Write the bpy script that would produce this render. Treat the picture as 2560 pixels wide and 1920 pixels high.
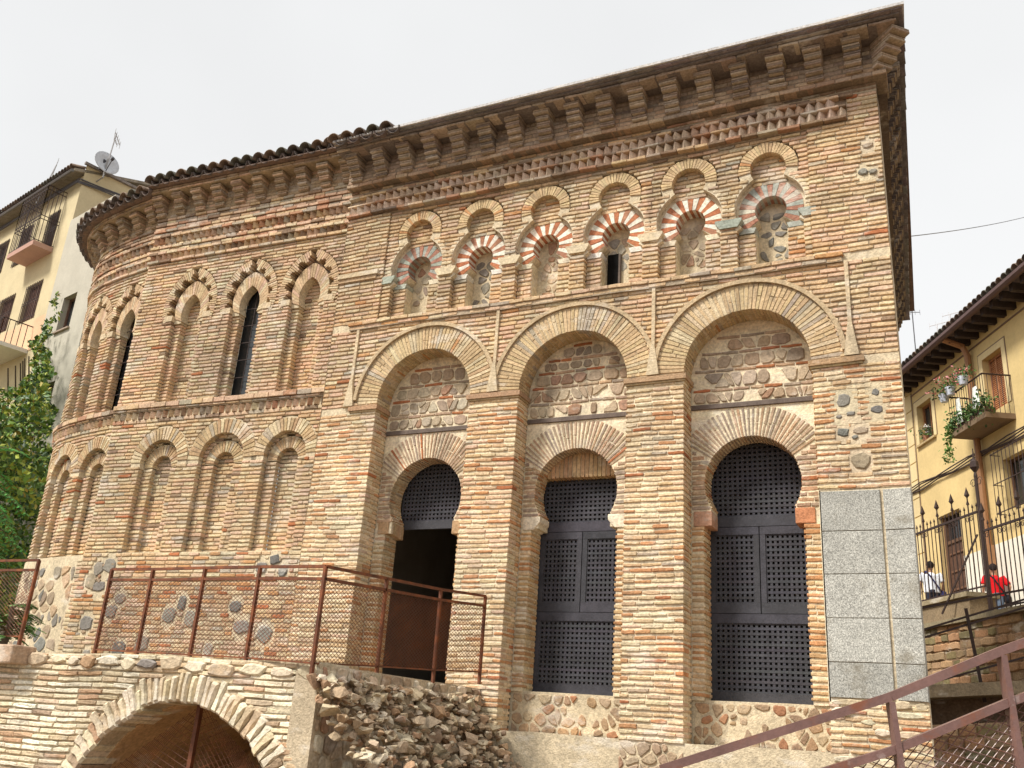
import bpy, bmesh, math, random
from math import sin, cos, pi, sqrt, radians, atan2, hypot
from mathutils import Matrix, Vector, noise as mnoise

for o in list(bpy.data.objects): bpy.data.objects.remove(o)
scene = bpy.context.scene
COL = scene.collection
rnd = random.Random(7)

# ------------------------------------------------------------------ camera
CAM = (9.09145502, -11.44346663, 0.32808454)
RW = ((0.90330985, 0.42402009, 0.065102), (-0.09356712, 0.34284302, -0.93472127), (-0.41866037, 0.83825153, 0.34936782))
FPX = 2345.66
cam = bpy.data.cameras.new('camera'); cam.sensor_width = 36.0; cam.sensor_fit = 'HORIZONTAL'
cam.lens = FPX / 2560 * 36.0; cam.clip_start = 0.05; cam.clip_end = 2000
camo = bpy.data.objects.new('camera', cam); COL.objects.link(camo)
m3 = Matrix((RW[0], [-v for v in RW[1]], [-v for v in RW[2]])).transposed()
camo.matrix_world = Matrix.Translation(CAM) @ m3.to_4x4()
scene.camera = camo
def project(P):
    q = [P[i] - CAM[i] for i in range(3)]
    c = [sum(RW[r][i] * q[i] for i in range(3)) for r in range(3)]
    if c[2] < .1: return None
    return (1280 + FPX * c[0] / c[2], 960 + FPX * c[1] / c[2])
def at(px, py, Z):
    v = ((px - 1280) / FPX, (py - 960) / FPX, 1.0)
    return Vector([CAM[i] + Z * sum(RW[r][i] * v[r] for r in range(3)) for i in range(3)])

# ------------------------------------------------------------------ sky, sun, exposure
SUN_EL, SUN_AZ = radians(52), radians(-38)      # azimuth measured from -Y (in front of the facade) towards +X
world = bpy.data.worlds.new('World'); scene.world = world; world.use_nodes = True
nt = world.node_tree; nt.nodes.clear()
out = nt.nodes.new('ShaderNodeOutputWorld'); bg = nt.nodes.new('ShaderNodeBackground')
sky = nt.nodes.new('ShaderNodeTexSky'); sky.sky_type = 'NISHITA'; sky.sun_disc = False
sky.sun_elevation = SUN_EL; sky.sun_rotation = pi - SUN_AZ
sky.air_density = 1.0; sky.dust_density = 6.0; sky.ozone_density = 1.0
hs = nt.nodes.new('ShaderNodeHueSaturation'); hs.inputs['Saturation'].default_value = 0.04
mx = nt.nodes.new('ShaderNodeMix'); mx.data_type = 'RGBA'; mx.inputs[0].default_value = 0.82   # closed cloud cover
mx.inputs[7].default_value = (5.6, 5.65, 5.7, 1)
cn = nt.nodes.new('ShaderNodeTexNoise'); cn.inputs['Scale'].default_value = 1.6; cn.inputs['Detail'].default_value = 4   # faint cloud structure
cr0 = nt.nodes.new('ShaderNodeMapRange'); cr0.inputs[1].default_value = .3; cr0.inputs[2].default_value = .7; cr0.inputs[3].default_value = .90; cr0.inputs[4].default_value = 1.06
ct = nt.nodes.new('ShaderNodeTexCoord'); nt.links.new(ct.outputs['Generated'], cn.inputs['Vector']); nt.links.new(cn.outputs[0], cr0.inputs[0])
cs = nt.nodes.new('ShaderNodeVectorMath'); cs.operation = 'SCALE'; cs.inputs[0].default_value = (5.6, 5.65, 5.7); nt.links.new(cr0.outputs[0], cs.inputs['Scale']); nt.links.new(cs.outputs[0], mx.inputs[7])
nt.links.new(sky.outputs[0], hs.inputs['Color']); nt.links.new(hs.outputs[0], mx.inputs[6])
nt.links.new(mx.outputs[2], bg.inputs[0]); bg.inputs[1].default_value = 0.0525
nt.links.new(bg.outputs[0], out.inputs[0])
sl = bpy.data.lights.new('sun', 'SUN'); sl.energy = 1.5; sl.angle = radians(11); sl.color = (1, .95, .87)
so = bpy.data.objects.new('sun', sl); COL.objects.link(so)
sd = Vector((sin(SUN_AZ) * cos(SUN_EL), -cos(SUN_AZ) * cos(SUN_EL), sin(SUN_EL)))
so.rotation_euler = sd.to_track_quat('Z', 'Y').to_euler(); so.location = sd * 60
vs = scene.view_settings; vs.view_transform = 'Standard'; vs.look = 'None'; vs.exposure = 1.74; vs.gamma = 1.0
vs.use_curve_mapping = False
scene.cycles.diffuse_bounces = 3

# ------------------------------------------------------------------ materials
def mat(name, base=None, rough=.85, noise=None, bump=0., bscale=40., metal=0., tint=False, spec=.3):
    """noise: list of (scale, detail, lo, hi) multiplied on the base colour"""
    m = bpy.data.materials.new(name); m.use_nodes = True
    t = m.node_tree; b = t.nodes['Principled BSDF']
    b.inputs['Roughness'].default_value = rough; b.inputs['Metallic'].default_value = metal
    b.inputs['Specular IOR Level'].default_value = spec
    tc = t.nodes.new('ShaderNodeTexCoord')
    if tint:
        a = t.nodes.new('ShaderNodeAttribute'); a.attribute_name = 'tint'; col = a.outputs['Color']
    else:
        c = t.nodes.new('ShaderNodeRGB'); c.outputs[0].default_value = (*base, 1); col = c.outputs[0]
    for (s, det, lo, hi) in (noise or []):
        n = t.nodes.new('ShaderNodeTexNoise'); n.inputs['Scale'].default_value = s; n.inputs['Detail'].default_value = det
        n.inputs['Roughness'].default_value = .62
        t.links.new(tc.outputs['Object'], n.inputs['Vector'])
        mr = t.nodes.new('ShaderNodeMapRange'); mr.inputs[1].default_value = .28; mr.inputs[2].default_value = .72
        mr.inputs[3].default_value = lo; mr.inputs[4].default_value = hi
        t.links.new(n.outputs[0], mr.inputs[0])
        x = t.nodes.new('ShaderNodeVectorMath'); x.operation = 'SCALE'
        t.links.new(col, x.inputs[0]); t.links.new(mr.outputs[0], x.inputs['Scale']); col = x.outputs[0]
    t.links.new(col, b.inputs['Base Color'])
    m['col_socket'] = 1
    if bump:
        n = t.nodes.new('ShaderNodeTexNoise'); n.inputs['Scale'].default_value = bscale; n.inputs['Detail'].default_value = 6
        t.links.new(tc.outputs['Object'], n.inputs['Vector'])
        bp = t.nodes.new('ShaderNodeBump'); bp.inputs['Strength'].default_value = 1; bp.inputs['Distance'].default_value = bump
        t.links.new(n.outputs[0], bp.inputs['Height']); t.links.new(bp.outputs[0], b.inputs['Normal'])
    return m, b, t, tc, col
def overlay(pack, color, scale, lo, hi, amount, detail=5, stretch=None):
    """patches of another colour (efflorescence, lichen, rust) where a noise is high"""
    m, b, t, tc, col = pack
    n = t.nodes.new('ShaderNodeTexNoise'); n.inputs['Scale'].default_value = scale; n.inputs['Detail'].default_value = detail
    n.inputs['Roughness'].default_value = .65
    vec = tc.outputs['Object']
    if stretch:
        mp = t.nodes.new('ShaderNodeMapping'); mp.inputs['Scale'].default_value = stretch
        mp.inputs['Location'].default_value = (scale * 3.1, 1.7, .4)
        t.links.new(vec, mp.inputs[0]); vec = mp.outputs[0]
    t.links.new(vec, n.inputs['Vector'])
    mr = t.nodes.new('ShaderNodeMapRange'); mr.interpolation_type = 'SMOOTHSTEP'
    mr.inputs[1].default_value = lo; mr.inputs[2].default_value = hi; mr.inputs[3].default_value = 0; mr.inputs[4].default_value = amount
    t.links.new(n.outputs[0], mr.inputs[0])
    x = t.nodes.new('ShaderNodeMix'); x.data_type = 'RGBA'
    t.links.new(mr.outputs[0], x.inputs[0]); t.links.new(col, x.inputs[6]); x.inputs[7].default_value = (*color, 1)
    t.links.new(x.outputs[2], b.inputs['Base Color'])
    return m, b, t, tc, x.outputs[2]

p = mat('masonry', rough=.92, tint=True, noise=[(3.1, 5, .80, 1.16), (26, 6, .66, 1.26)], bump=.010, bscale=48, spec=.12)
p = overlay(p, (.76, .71, .62), 1.3, .56, .66, .42, detail=11, stretch=(1, 1, 2.2))
p = overlay(p, (.15, .125, .10), 2.2, .55, .72, .45, detail=9, stretch=(1, 1, .2))
p = overlay(p, (.17, .14, .115), 5.5, .61, .72, .4, stretch=(1, 1, .8))
M_MAS = p[0]
p = mat('granite', rough=.8, tint=True, noise=[(2.2, 4, .80, 1.12), (60, 2, .50, 1.42), (120, 2, .62, 1.3)], bump=.003, bscale=120, spec=.25)
p = overlay(p, (.20, .175, .125), 1.3, .52, .66, .7)
p = overlay(p, (.13, .11, .085), 3.0, .60, .72, .6, stretch=(1, 1, .5))
M_GRAN = p[0]
M_WOOD = mat('weathered_wood', rough=.8, tint=True, noise=[(6, 5, .7, 1.2), (40, 4, .75, 1.2)], bump=.004, bscale=60)[0]
p = mat('rusty_steel', (.13, .043, .018), rough=.65, noise=[(9, 5, .55, 1.4), (60, 4, .7, 1.3)], bump=.001, bscale=200, spec=.4)
M_RUST = overlay(p, (.28, .085, .026), 6, .46, .66, .75)[0]
p = mat('brown_painted_steel', (.19, .105, .09), rough=.34, noise=[(8, 4, .8, 1.15), (70, 4, .85, 1.12)], bump=.0006, bscale=220, spec=.5)
M_BROWN = overlay(overlay(p, (.24, .075, .028), 9, .52, .70, .7), (.34,.26,.24), 14, .62, .70, .6)[0]
M_IRON = mat('wrought_iron', (.035, .018, .014), rough=.6, noise=[(12, 4, .7, 1.4)], bump=.001, bscale=150, spec=.4)[0]
M_TILE = mat('clay_tile', rough=.9, tint=True, noise=[(5, 5, .6, 1.3), (30, 5, .7, 1.3)], bump=.006, bscale=50)[0]
p = mat('plaster', rough=.95, tint=True, noise=[(.9, 5, .86, 1.08), (12, 5, .93, 1.05)], bump=.004, bscale=25, spec=.1)
M_PLAS = overlay(p, (.30, .24, .16), .8, .60, .80, .30, stretch=(1.6, 1.6, .35))[0]
M_PAINT = mat('paint', rough=.6, tint=True, noise=[(8, 4, .85, 1.1)], bump=.001, bscale=60)[0]
p = mat('leaf', rough=.5, tint=True, noise=[(3, 3, .7, 1.3)], spec=.35)
p[1].inputs['Subsurface Weight'].default_value = 0.0
M_LEAF = p[0]
M_GLASS = mat('dark_glass', (.025, .028, .03), rough=.12, spec=.6)[0]
M_CLOTH = mat('cloth', rough=.9, tint=True, noise=[(14, 4, .8, 1.15)], bump=.004, bscale=30, spec=.1)[0]
M_SKIN = mat('skin', rough=.55, tint=True, noise=[(10, 3, .92, 1.05)])[0]
p = mat('soil', (.19, .125, .075), rough=.97, noise=[(.7, 6, .6, 1.3), (9, 6, .6, 1.3), (50, 4, .7, 1.25)], bump=.02, bscale=14)
p = overlay(p, (.30, .23, .15), 1.3, .5, .68, .5)
M_SOIL = overlay(p, (.08, .10, .035), 2.1, .60, .72, .5)[0]
p = mat('paving', (.30, .25, .19), rough=.95, noise=[(1.5, 5, .75, 1.2), (24, 5, .7, 1.25)], bump=.01, bscale=30)
M_PAVE = p[0]
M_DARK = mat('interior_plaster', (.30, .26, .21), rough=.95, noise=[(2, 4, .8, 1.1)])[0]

# ------------------------------------------------------------------ mesh helpers
class MB:
    def __init__(s): s.v = []; s.f = []; s.c = []
    def add(s, verts, faces, col):
        n = len(s.v); s.v += [tuple(v) for v in verts]
        for f in faces: s.f.append(tuple(i + n for i in f)); s.c.append(col)
    def box(s, a, b, col, M=None):
        x0, y0, z0 = a; x1, y1, z1 = b
        vs_ = [(x0,y0,z0),(x1,y0,z0),(x1,y1,z0),(x0,y1,z0),(x0,y0,z1),(x1,y0,z1),(x1,y1,z1),(x0,y1,z1)]
        if M is not None: vs_ = [M(v) for v in vs_]
        s.add(vs_, [(0,3,2,1),(4,5,6,7),(0,1,5,4),(1,2,6,5),(2,3,7,6),(3,0,4,7)], col)
    def tube(s, pts, r, col, n=6, caps=True):
        pts = [Vector(q) for q in pts]; rs = r if isinstance(r, (list, tuple)) else [r] * len(pts)
        rings = []; prev = None
        for i, q in enumerate(pts):
            d = (pts[min(i+1, len(pts)-1)] - pts[max(i-1, 0)])
            if d.length < 1e-9: d = Vector((0,0,1))
            d.normalize()
            a = prev if prev is not None else (Vector((0,0,1)) if abs(d.z) < .9 else Vector((1,0,0)))
            x = (a - d * a.dot(d))
            if x.length < 1e-6: x = d.orthogonal()
            x.normalize(); y = d.cross(x); prev = x
            rings.append([q + (x * cos(2*pi*k/n + pi/n) + y * sin(2*pi*k/n + pi/n)) * rs[i] for k in range(n)])
        vv = [v for R_ in rings for v in R_]; ff = []
        for i in range(len(pts) - 1):
            for k in range(n): ff.append((i*n+k, i*n+(k+1) % n, (i+1)*n+(k+1) % n, (i+1)*n+k))
        if caps: ff.append(tuple(range(n-1, -1, -1))); ff.append(tuple(range((len(pts)-1)*n, len(pts)*n)))
        s.add(vv, ff, col)
    def mesh(s, name, smooth=False):
        me = bpy.data.meshes.new(name); me.from_pydata(s.v, [], s.f)
        at_ = me.attributes.new('tint', 'FLOAT_COLOR', 'FACE')
        at_.data.foreach_set('color', [x for c in s.c for x in (c[0], c[1], c[2], 1.0)])
        if smooth: me.polygons.foreach_set('use_smooth', [True] * len(me.polygons))
        me.update(); return me
    def build(s, name, m, parent=None, smooth=False, **props):
        me = s.mesh(name, smooth); me.materials.append(m)
        return link(name, me, parent, **props)
LOCS = {}
def wloc(o):
    return LOCS.get(o.name, Vector((0, 0, 0)))
def link(name, me, parent=None, **props):
    o = bpy.data.objects.new(name, me); COL.objects.link(o)
    if parent is not None:
        o.parent = parent; o.matrix_parent_inverse = Matrix.Translation(-wloc(parent))
    for k, v in props.items(): o[k] = v
    return o
def thing(name, label, cat, loc=(0,0,0), group=None):
    o = link(name, None); o.location = loc; LOCS[o.name] = Vector(loc); o.empty_display_size = .3
    o['label'] = label; o['category'] = cat
    if group: o['group'] = group
    return o
def jit(c, a=.08):
    k = 1 + rnd.uniform(-a, a)
    return tuple(max(.01, x * k * (1 + rnd.uniform(-a*.35, a*.35))) for x in c)
OCH=(.575,.415,.25); PNK=(.595,.42,.29); ORA=(.52,.28,.13); PAL=(.62,.505,.33); GRY=(.42,.35,.265); RED=(.43,.17,.08); BRN=(.27,.185,.125); DRK=(.19,.14,.11)
MORT=(.62,.52,.36); MORTG=(.40,.325,.235); MORTM=(.56,.465,.33)
def pal(weights):
    ks = [w[0] for w in weights]; ws = [w[1] for w in weights]
    return lambda: jit(rnd.choices(ks, ws)[0], .075)
P_LOW = pal([((.60,.42,.245),42),((.53,.275,.135),15),((.68,.54,.35),28),(PNK,12),(RED,2),(GRY,1)])
MORTL=(.78,.67,.48)
P_MID = pal([(OCH,52),(ORA,2),(PAL,20),(PNK,26),(GRY,3),(RED,.5),(BRN,1)])
P_TOP = pal([(BRN,36),(PNK,22),(GRY,18),(DRK,8),((.42,.24,.15),10),(OCH,16)])
P_APS = pal([(PNK,50),(OCH,28),(PAL,22),(GRY,3.5),(BRN,2),(RED,.6)])
P_APL = pal([(PNK,30),(OCH,38),(PAL,26),(GRY,3.5),(BRN,2.5),(RED,1.5)])
P_STN = pal([((.42,.31,.21),30),((.48,.365,.25),28),((.36,.275,.20),14),((.53,.42,.295),22),((.42,.255,.165),10)])
P_TTH = pal([((.68,.53,.41),4),((.70,.56,.44),3),((.60,.47,.36),2),((.64,.45,.32),1.5)])
P_ARC = pal([((.58,.435,.255),6),((.51,.37,.215),4),(PAL,2),(GRY,1.2),(ORA,.4)])
P_STG = pal([((.25,.235,.205),40),((.31,.285,.235),30),((.36,.29,.21),24),((.18,.175,.16),8)])

def tone(c, P):
    a = mnoise.noise(Vector((P[0]*.55, P[1]*.55, P[2]*.8))); b = mnoise.noise(Vector((P[0]*.9 + 17, P[1]*.9, P[2]*1.3 + 5)))
    k = 1 + .26*a; w = 1 + .13*b
    return (min(.85, c[0]*k*w), min(.85, c[1]*k), min(.85, c[2]*k/w))
# a piece = polygon in wall coordinates (u right, z up) with a front depth and a back depth, warped on to a wall
PIECES = []
def inset(poly, ch):
    cu = sum(q[0] for q in poly) / len(poly); cz = sum(q[1] for q in poly) / len(poly)
    r = []
    for (a, b) in poly:
        du, dz = a - cu, b - cz
        r.append((a - math.copysign(min(ch, abs(du) * .6), du), b - math.copysign(min(ch, abs(dz) * .6), dz)))
    return r
def piece_geo(poly, d0, d1, warp, ch=.006, bulge=0.):
    n = len(poly); q = inset(poly, ch)
    V = [warp(a, d0 + ch, b) for a, b in poly] + [warp(a, d0 - bulge, b) for a, b in q] + [warp(a, d1, b) for a, b in poly]
    F = [tuple(range(n, 2*n))]
    for i in range(n):
        j = (i + 1) % n
        F.append((i, j, n + j, n + i)); F.append((2*n + i, 2*n + j, j, i))
    return V, F
def piece(kind, poly, d0, d1, warp, col, parent, ch=.006, bulge=0.):
    PIECES.append((kind, poly, d0, d1, warp, col, parent, ch, bulge))
def brick_poly(u0, u1, z0, z1, j=.0045):
    n = 3 if u1 - u0 > .13 else 2
    us = [u0 + (u1 - u0) * k / n for k in range(n + 1)]
    r = lambda a=j: rnd.uniform(-a, a)
    e0, e1 = r(), r()
    lo = [(us[k] + (e0 if k == 0 else e1 if k == n else 0), z0 + r() + (abs(r()) if k in (0, n) else 0)) for k in range(n + 1)]
    hi = [(us[k] + (e0 if k == 0 else e1 if k == n else 0) + r(.003), z1 + r() - (abs(r()) if k in (0, n) else 0)) for k in range(n, -1, -1)]
    return lo + hi
def stone_poly(uc, zc, ru, rz, n=10):
    """angular field stone: a rounded box of random tilt with chipped corners"""
    t = rnd.uniform(-.5, .5); k = rnd.uniform(2.2, 5); out_ = []
    for i in range(n):
        a = 2*pi*(i + rnd.uniform(-.28, .28))/n
        ca, sa = cos(a), sin(a); q = (abs(ca)**k + abs(sa)**k) ** (-1/k) * rnd.uniform(.80, 1.0)
        x, y = q*cos(a + 0), q*sin(a)
        out_.append((uc + ru*(x*cos(t) - y*sin(t)*.6), zc + rz*(x*sin(t)*.6 + y*cos(t))))
    return out_

# exclusion shapes: give the blocked u-interval at a height
def X_rect(u0, u1, z0, z1): return lambda a, b: (u0, u1) if a < z1 - 1e-6 and b > z0 + 1e-6 else None
def X_circ(uc, zc, r, zmin=-99):
    def fn(a, b):
        if b <= zmin: return None
        zz = min(max(zc, a), b); k = r*r - (zz - zc)**2
        return (uc - sqrt(k), uc + sqrt(k)) if k > 0 else None
    return fn
def X_point(uc, zc, w, h, off, zmin):
    rho = (w*w + h*h) / (2*w); R_ = rho + off; cx = w - rho
    def fn(a, b):
        if b <= zmin: return None
        zz = max(a, zc) if b > zc else b
        k = R_*R_ - (zz - zc)**2
        if k <= 0: return None
        u = cx + sqrt(k)
        return (uc - u, uc + u) if u > .0 else None
    return fn
def X_list(fn): return fn
def intervals(u0, u1, za, zb, ex):
    iv = [(u0, u1, False, False)]
    for e in ex:
        r = e(za, zb)
        if not r: continue
        nv = []
        for (a, b, fa, fb) in iv:
            if r[1] <= a or r[0] >= b: nv.append((a, b, fa, fb)); continue
            if r[0] > a: nv.append((a, r[0], fa, True))
            if r[1] < b: nv.append((r[1], b, True, fb))
        iv = nv
    return [i for i in iv if i[1] - i[0] > .012]
def wall(mort, parent, warp, u0, u1, z0, z1, h, d, back, ex, palette, joint=.022, mcol=MORT, reveal=0., sub=0, bl=.27, wander=.0, mrec=.022, bricks=True):
    """courses of single bricks in front of a mortar body"""
    n = max(1, round((z1 - z0) / h)); h = (z1 - z0) / n
    for k in range(n):
        za, zb = z0 + k*h, z0 + (k+1)*h
        for (a, b, fa, fb) in intervals(u0, u1, za, zb, ex):
            m = max(1, int((b - a) / .4)) if sub else 1
            ma, mb_ = (a + (.014 if fa and bricks else 0), b - (.014 if fb and bricks else 0))
            for i in range(m):
                ua, ub = ma + (mb_-ma)*i/m, ma + (mb_-ma)*(i+1)/m
                c = jit(mcol, .05)
                V = [warp(*q) for q in ((ua,d+mrec,za),(ub,d+mrec,za),(ub,back,za),(ua,back,za),(ua,d+mrec,zb),(ub,d+mrec,zb),(ub,back,zb),(ua,back,zb))]
                F = [(0,1,5,4),(4,5,6,7),(3,2,1,0)]
                if i == 0: F.append((3,0,4,7))
                if i == m-1: F.append((1,2,6,5))
                mort.add(V, F, c)
            if not bricks: continue
            u = a + (0 if fa else 0); first = True
            L = rnd.uniform(.08, bl)
            while u < b - .02:
                e = u + L
                if b - e < .09: e = b
                bh = h - joint * rnd.uniform(.7, 1.25)
                zc = (za + zb) / 2 + rnd.uniform(-.003, .003)
                last = e >= b
                ua, ub = u + (0 if (first and fa) else .0045), e - (0 if (last and fb) else .0045)
                pr = d + rnd.uniform(-.008, .006)
                c = tone(palette(), warp(ua, d, zc))
                dep = .14
                if last and fb and reveal > .2: dep = reveal * rnd.choice((.38, .62))
                piece('brick', brick_poly(ua, ub, zc - bh/2, zc + bh/2), pr, min(back, d + dep), warp, c, parent)
                if last and fb and reveal > .2:
                    piece('brick', [(ub-.07, zc-bh/2), (ub+rnd.uniform(-.004,.004), zc-bh/2), (ub+rnd.uniform(-.004,.004), zc+bh/2), (ub-.07, zc+bh/2)], d + dep + .014, d + reveal - .004, warp, palette(), parent, ch=.002)
                u = e; first = False
                L = bl * rnd.uniform(.72, 1.15)
def ring(mb, warp, uc, zc, r0, r1, a0, a1, d0, d1, col, n=40):
    V = []; F = []
    for i in range(n + 1):
        a = a0 + (a1 - a0) * i / n
        for (r, d) in ((r0, d0), (r1, d0), (r1, d1), (r0, d1)): V.append(warp(uc + r*cos(a), d, zc + r*sin(a)))
    for i in range(n):
        b = 4*i
        F += [(b, b+1, b+5, b+4), (b+1, b+2, b+6, b+5), (b+3, b, b+4, b+7)]
    F += [(0,3,2,1), (4*n, 4*n+1, 4*n+2, 4*n+3)]
    mb.add(V, F, col)
def vouss(warp, parent, uc, zc, r0, r1, a0, a1, N, d0, d1, palette, gap=.011, split=0., dsplit=False, alt=None, jr=.008):
    for i in range(N):
        A, B = a0 + (a1-a0)*i/N, a0 + (a1-a0)*(i+1)/N
        rm1 = r1(((A+B)/2)) if callable(r1) else r1
        rm0 = r0(((A+B)/2)) if callable(r0) else r0
        if rm1 - rm0 < .03: continue
        g = gap/2 / ((rm0 + rm1)/2)
        c = alt[i % 2]() if alt else palette()
        segs = [(rm0, rm1)]
        if rnd.random() < split:
            q = rnd.uniform(.38, .62); rr = rm0 + (rm1-rm0)*q; segs = [(rm0, rr - .005), (rr + .005, rm1)]
        for (ra, rb) in segs:
            ra += rnd.uniform(-jr, jr)*.5; rb += rnd.uniform(-jr, jr)
            w = [A+g+rnd.uniform(-.002,.002), B-g+rnd.uniform(-.002,.002)]
            P = [(uc + r*cos(t), zc + r*sin(t)) for r, t in ((ra,w[0]),(rb,w[0]),(rb,w[1]),(ra,w[1]))]
            dd = d0 + rnd.uniform(-.004, .004)
            if dsplit:
                md = d0 + (d1-d0)*rnd.choice((.36,.5,.64))
                piece('voussoir', P, dd, md, warp, c, parent, ch=.004)
                if ra < rm0 + .05:
                    piece('voussoir', [(uc + r*cos(t), zc + r*sin(t)) for r, t in ((ra,w[0]),(ra+.1,w[0]),(ra+.1,w[1]),(ra,w[1]))], md + .012, d1, warp, palette(), parent, ch=.002)
            else:
                piece('voussoir', P, dd, d1, warp, c, parent, ch=.004)
def slab(mb, warp, u0, u1, d0, d1, z0, z1, col, seg=.5):
    n = max(1, int((u1-u0)/seg))
    for i in range(n):
        a, b = u0+(u1-u0)*i/n, u0+(u1-u0)*(i+1)/n
        V = [warp(*q) for q in ((a,d0,z0),(b,d0,z0),(b,d1,z0),(a,d1,z0),(a,d0,z1),(b,d0,z1),(b,d1,z1),(a,d1,z1))]
        F = [(0,1,5,4),(4,5,6,7),(3,2,1,0)]
        if i == 0: F.append((3,0,4,7))
        if i == n-1: F.append((1,2,6,5))
        mb.add(V, F, col)
def course(parent, warp, u0, u1, d, back, z0, z1, palette, bl=.27, j=.004):
    """one projecting row of bricks"""
    u = u0
    while u < u1 - .02:
        e = u + bl*rnd.uniform(.75, 1.15)
        if u1 - e < .09: e = u1
        piece('brick', brick_poly(u + .004, e - .004, z0, z1, j), d + rnd.uniform(-.006, .006), back, warp, palette(), parent)
        u = e
def teeth(parent, warp, u0, u1, pitch, d, z0, z1, palette, deep=.105):
    n = round((u1-u0)/pitch); p_ = (u1-u0)/n
    for i in range(n):
        c = u0 + (i+.5)*p_; w = p_*.48; j = rnd.uniform(-.008, .008)
        dz = rnd.uniform(-.004,.004)
        V = [warp(c-w, d+deep, z0+dz), warp(c+j, d, z0+dz), warp(c+w, d+deep, z0+dz), warp(c-w, d+deep, z1), warp(c+j, d, z1), warp(c+w, d+deep, z1)]
        mb = MB(); mb.add(V, [(0,1,4,3),(1,2,5,4),(3,4,5),(2,1,0)], palette())
        mb.build('tooth_brick', M_MAS, parent)
def stones(parent, warp, d, lst, palette=P_STN, back=.12, bulge=.002):
    for (uc, zc, ru, rz) in lst:
        piece('stone', stone_poly(uc, zc, ru, rz), d - rnd.uniform(0, .010), d + back, warp, palette(), parent, ch=min(.014, .3*min(ru, rz)), bulge=bulge)

def voronoi(pts, box, near=.6):
    cells = []
    for i, (px, pz) in enumerate(pts):
        u0, u1, z0, z1 = box; poly = [(u0,z0),(u1,z0),(u1,z1),(u0,z1)]
        for j, (qx, qz) in enumerate(pts):
            if i == j or abs(qx-px) > near or abs(qz-pz) > near: continue
            nx, nz = qx-px, qz-pz; m = (nx*(px+qx) + nz*(pz+qz))/2; out_ = []
            for k in range(len(poly)):
                a, b = poly[k], poly[(k+1) % len(poly)]; da, db = nx*a[0]+nz*a[1]-m, nx*b[0]+nz*b[1]-m
                if da <= 0: out_.append(a)
                if (da < 0 < db) or (db < 0 < da):
                    t = da/(da-db); out_.append((a[0]+(b[0]-a[0])*t, a[1]+(b[1]-a[1])*t))
            poly = out_
            if len(poly) < 3: break
        cells.append(poly)
    return cells
def rubble(parent, warp, d, box, size, palette, joint=.012, drop=.12, asp=1.25, back=.12, inside=None, chips=True):
    """tightly fitted angular field stones"""
    u0, u1, z0, z1 = box; pts = []; sz = size/asp
    nz = max(1, round((z1-z0)/sz)); nu = max(1, round((u1-u0)/(size*1.05)))
    for r in range(nz):
        for c in range(nu + (r % 2)):
            k = rnd.uniform(.25, .48)
            u = u0 + (c + .5 - .5*(r % 2))*(u1-u0)/nu + rnd.uniform(-k, k)*(u1-u0)/nu; z = z0 + (r+.5)*(z1-z0)/nz + rnd.uniform(-k, k)*(z1-z0)/nz
            pts.append((min(u1-.01, max(u0+.01, u)), min(z1-.01, max(z0+.01, z))))
            if chips and rnd.random() < .3: pts.append((min(u1-.01, max(u0+.01, u + rnd.uniform(.3,.6)*size)), min(z1-.01, max(z0+.01, z + rnd.uniform(-.4,.4)*sz))))
    for poly in voronoi(pts, box, size*2.6):
        if len(poly) < 3 or rnd.random() < drop: continue
        cu = sum(q[0] for q in poly)/len(poly); cz = sum(q[1] for q in poly)/len(poly)
        if inside and not (inside(cu, cz) and all(inside(cu + (a-cu)*.8, cz + (b-cz)*.8) for a, b in poly)): continue
        ex_ = max(hypot(a-cu, b-cz) for a, b in poly)
        if ex_ < .018: continue
        j_ = joint*rnd.uniform(.8, 1.7); q = []
        for a, b in poly:
            l = max(.001, hypot(a-cu, b-cz)); k = max(.3, 1 - j_/l); q.append((cu + (a-cu)*k, cz + (b-cz)*k))
        sm = []                                  # knock the corners off
        for k in range(len(q)):
            a, b = q[k], q[(k+1) % len(q)]; t = rnd.uniform(.12, .3)
            sm += [(a[0]+(b[0]-a[0])*t, a[1]+(b[1]-a[1])*t), (b[0]+(a[0]-b[0])*t, b[1]+(a[1]-b[1])*t)]
        P = warp(cu, d, cz)
        piece('stone', sm, d - rnd.uniform(.0, .016), d + back, warp, tone(palette(), P), parent, ch=min(.01, ex_*.2), bulge=.001)
flat = lambda u, d, z: (u, d, z + .006*sin(u*1.9 + z*.8) + .004*sin(u*5.1 - z*1.7))

# ------------------------------------------------------------------ the brick mosque
mosque = thing('brick_mosque', 'old tan brick mosque with horseshoe arched doors and rounded apse', 'building', (4.3, 0, .8))
ZB = -.9                                     # foot of the facade
CX = (1.87, 4.31, 6.75); HW = .82; ZI = 4.985; RO = 1.20
ARC = [1.47 + 1.129*i for i in range(6)]
PU0, PU1, PZ0, PZ1 = .86, 7.66, 6.45, 8.46
D1 = .37                                     # plane of the recessed door walls
DD = .74                                     # plane of the doors
fm = MB()
facade = link('facade_wall', None, mosque)
W_ = 8.6
ex = []
for c in CX:
    ex += [X_rect(c-HW, c+HW, ZB, ZI+.03), X_circ(c, ZI+.02, RO-.03, ZI)]
ex.append(X_rect(7.59, 9, .94, 3.294))
low_excl = list(ex)
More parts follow.
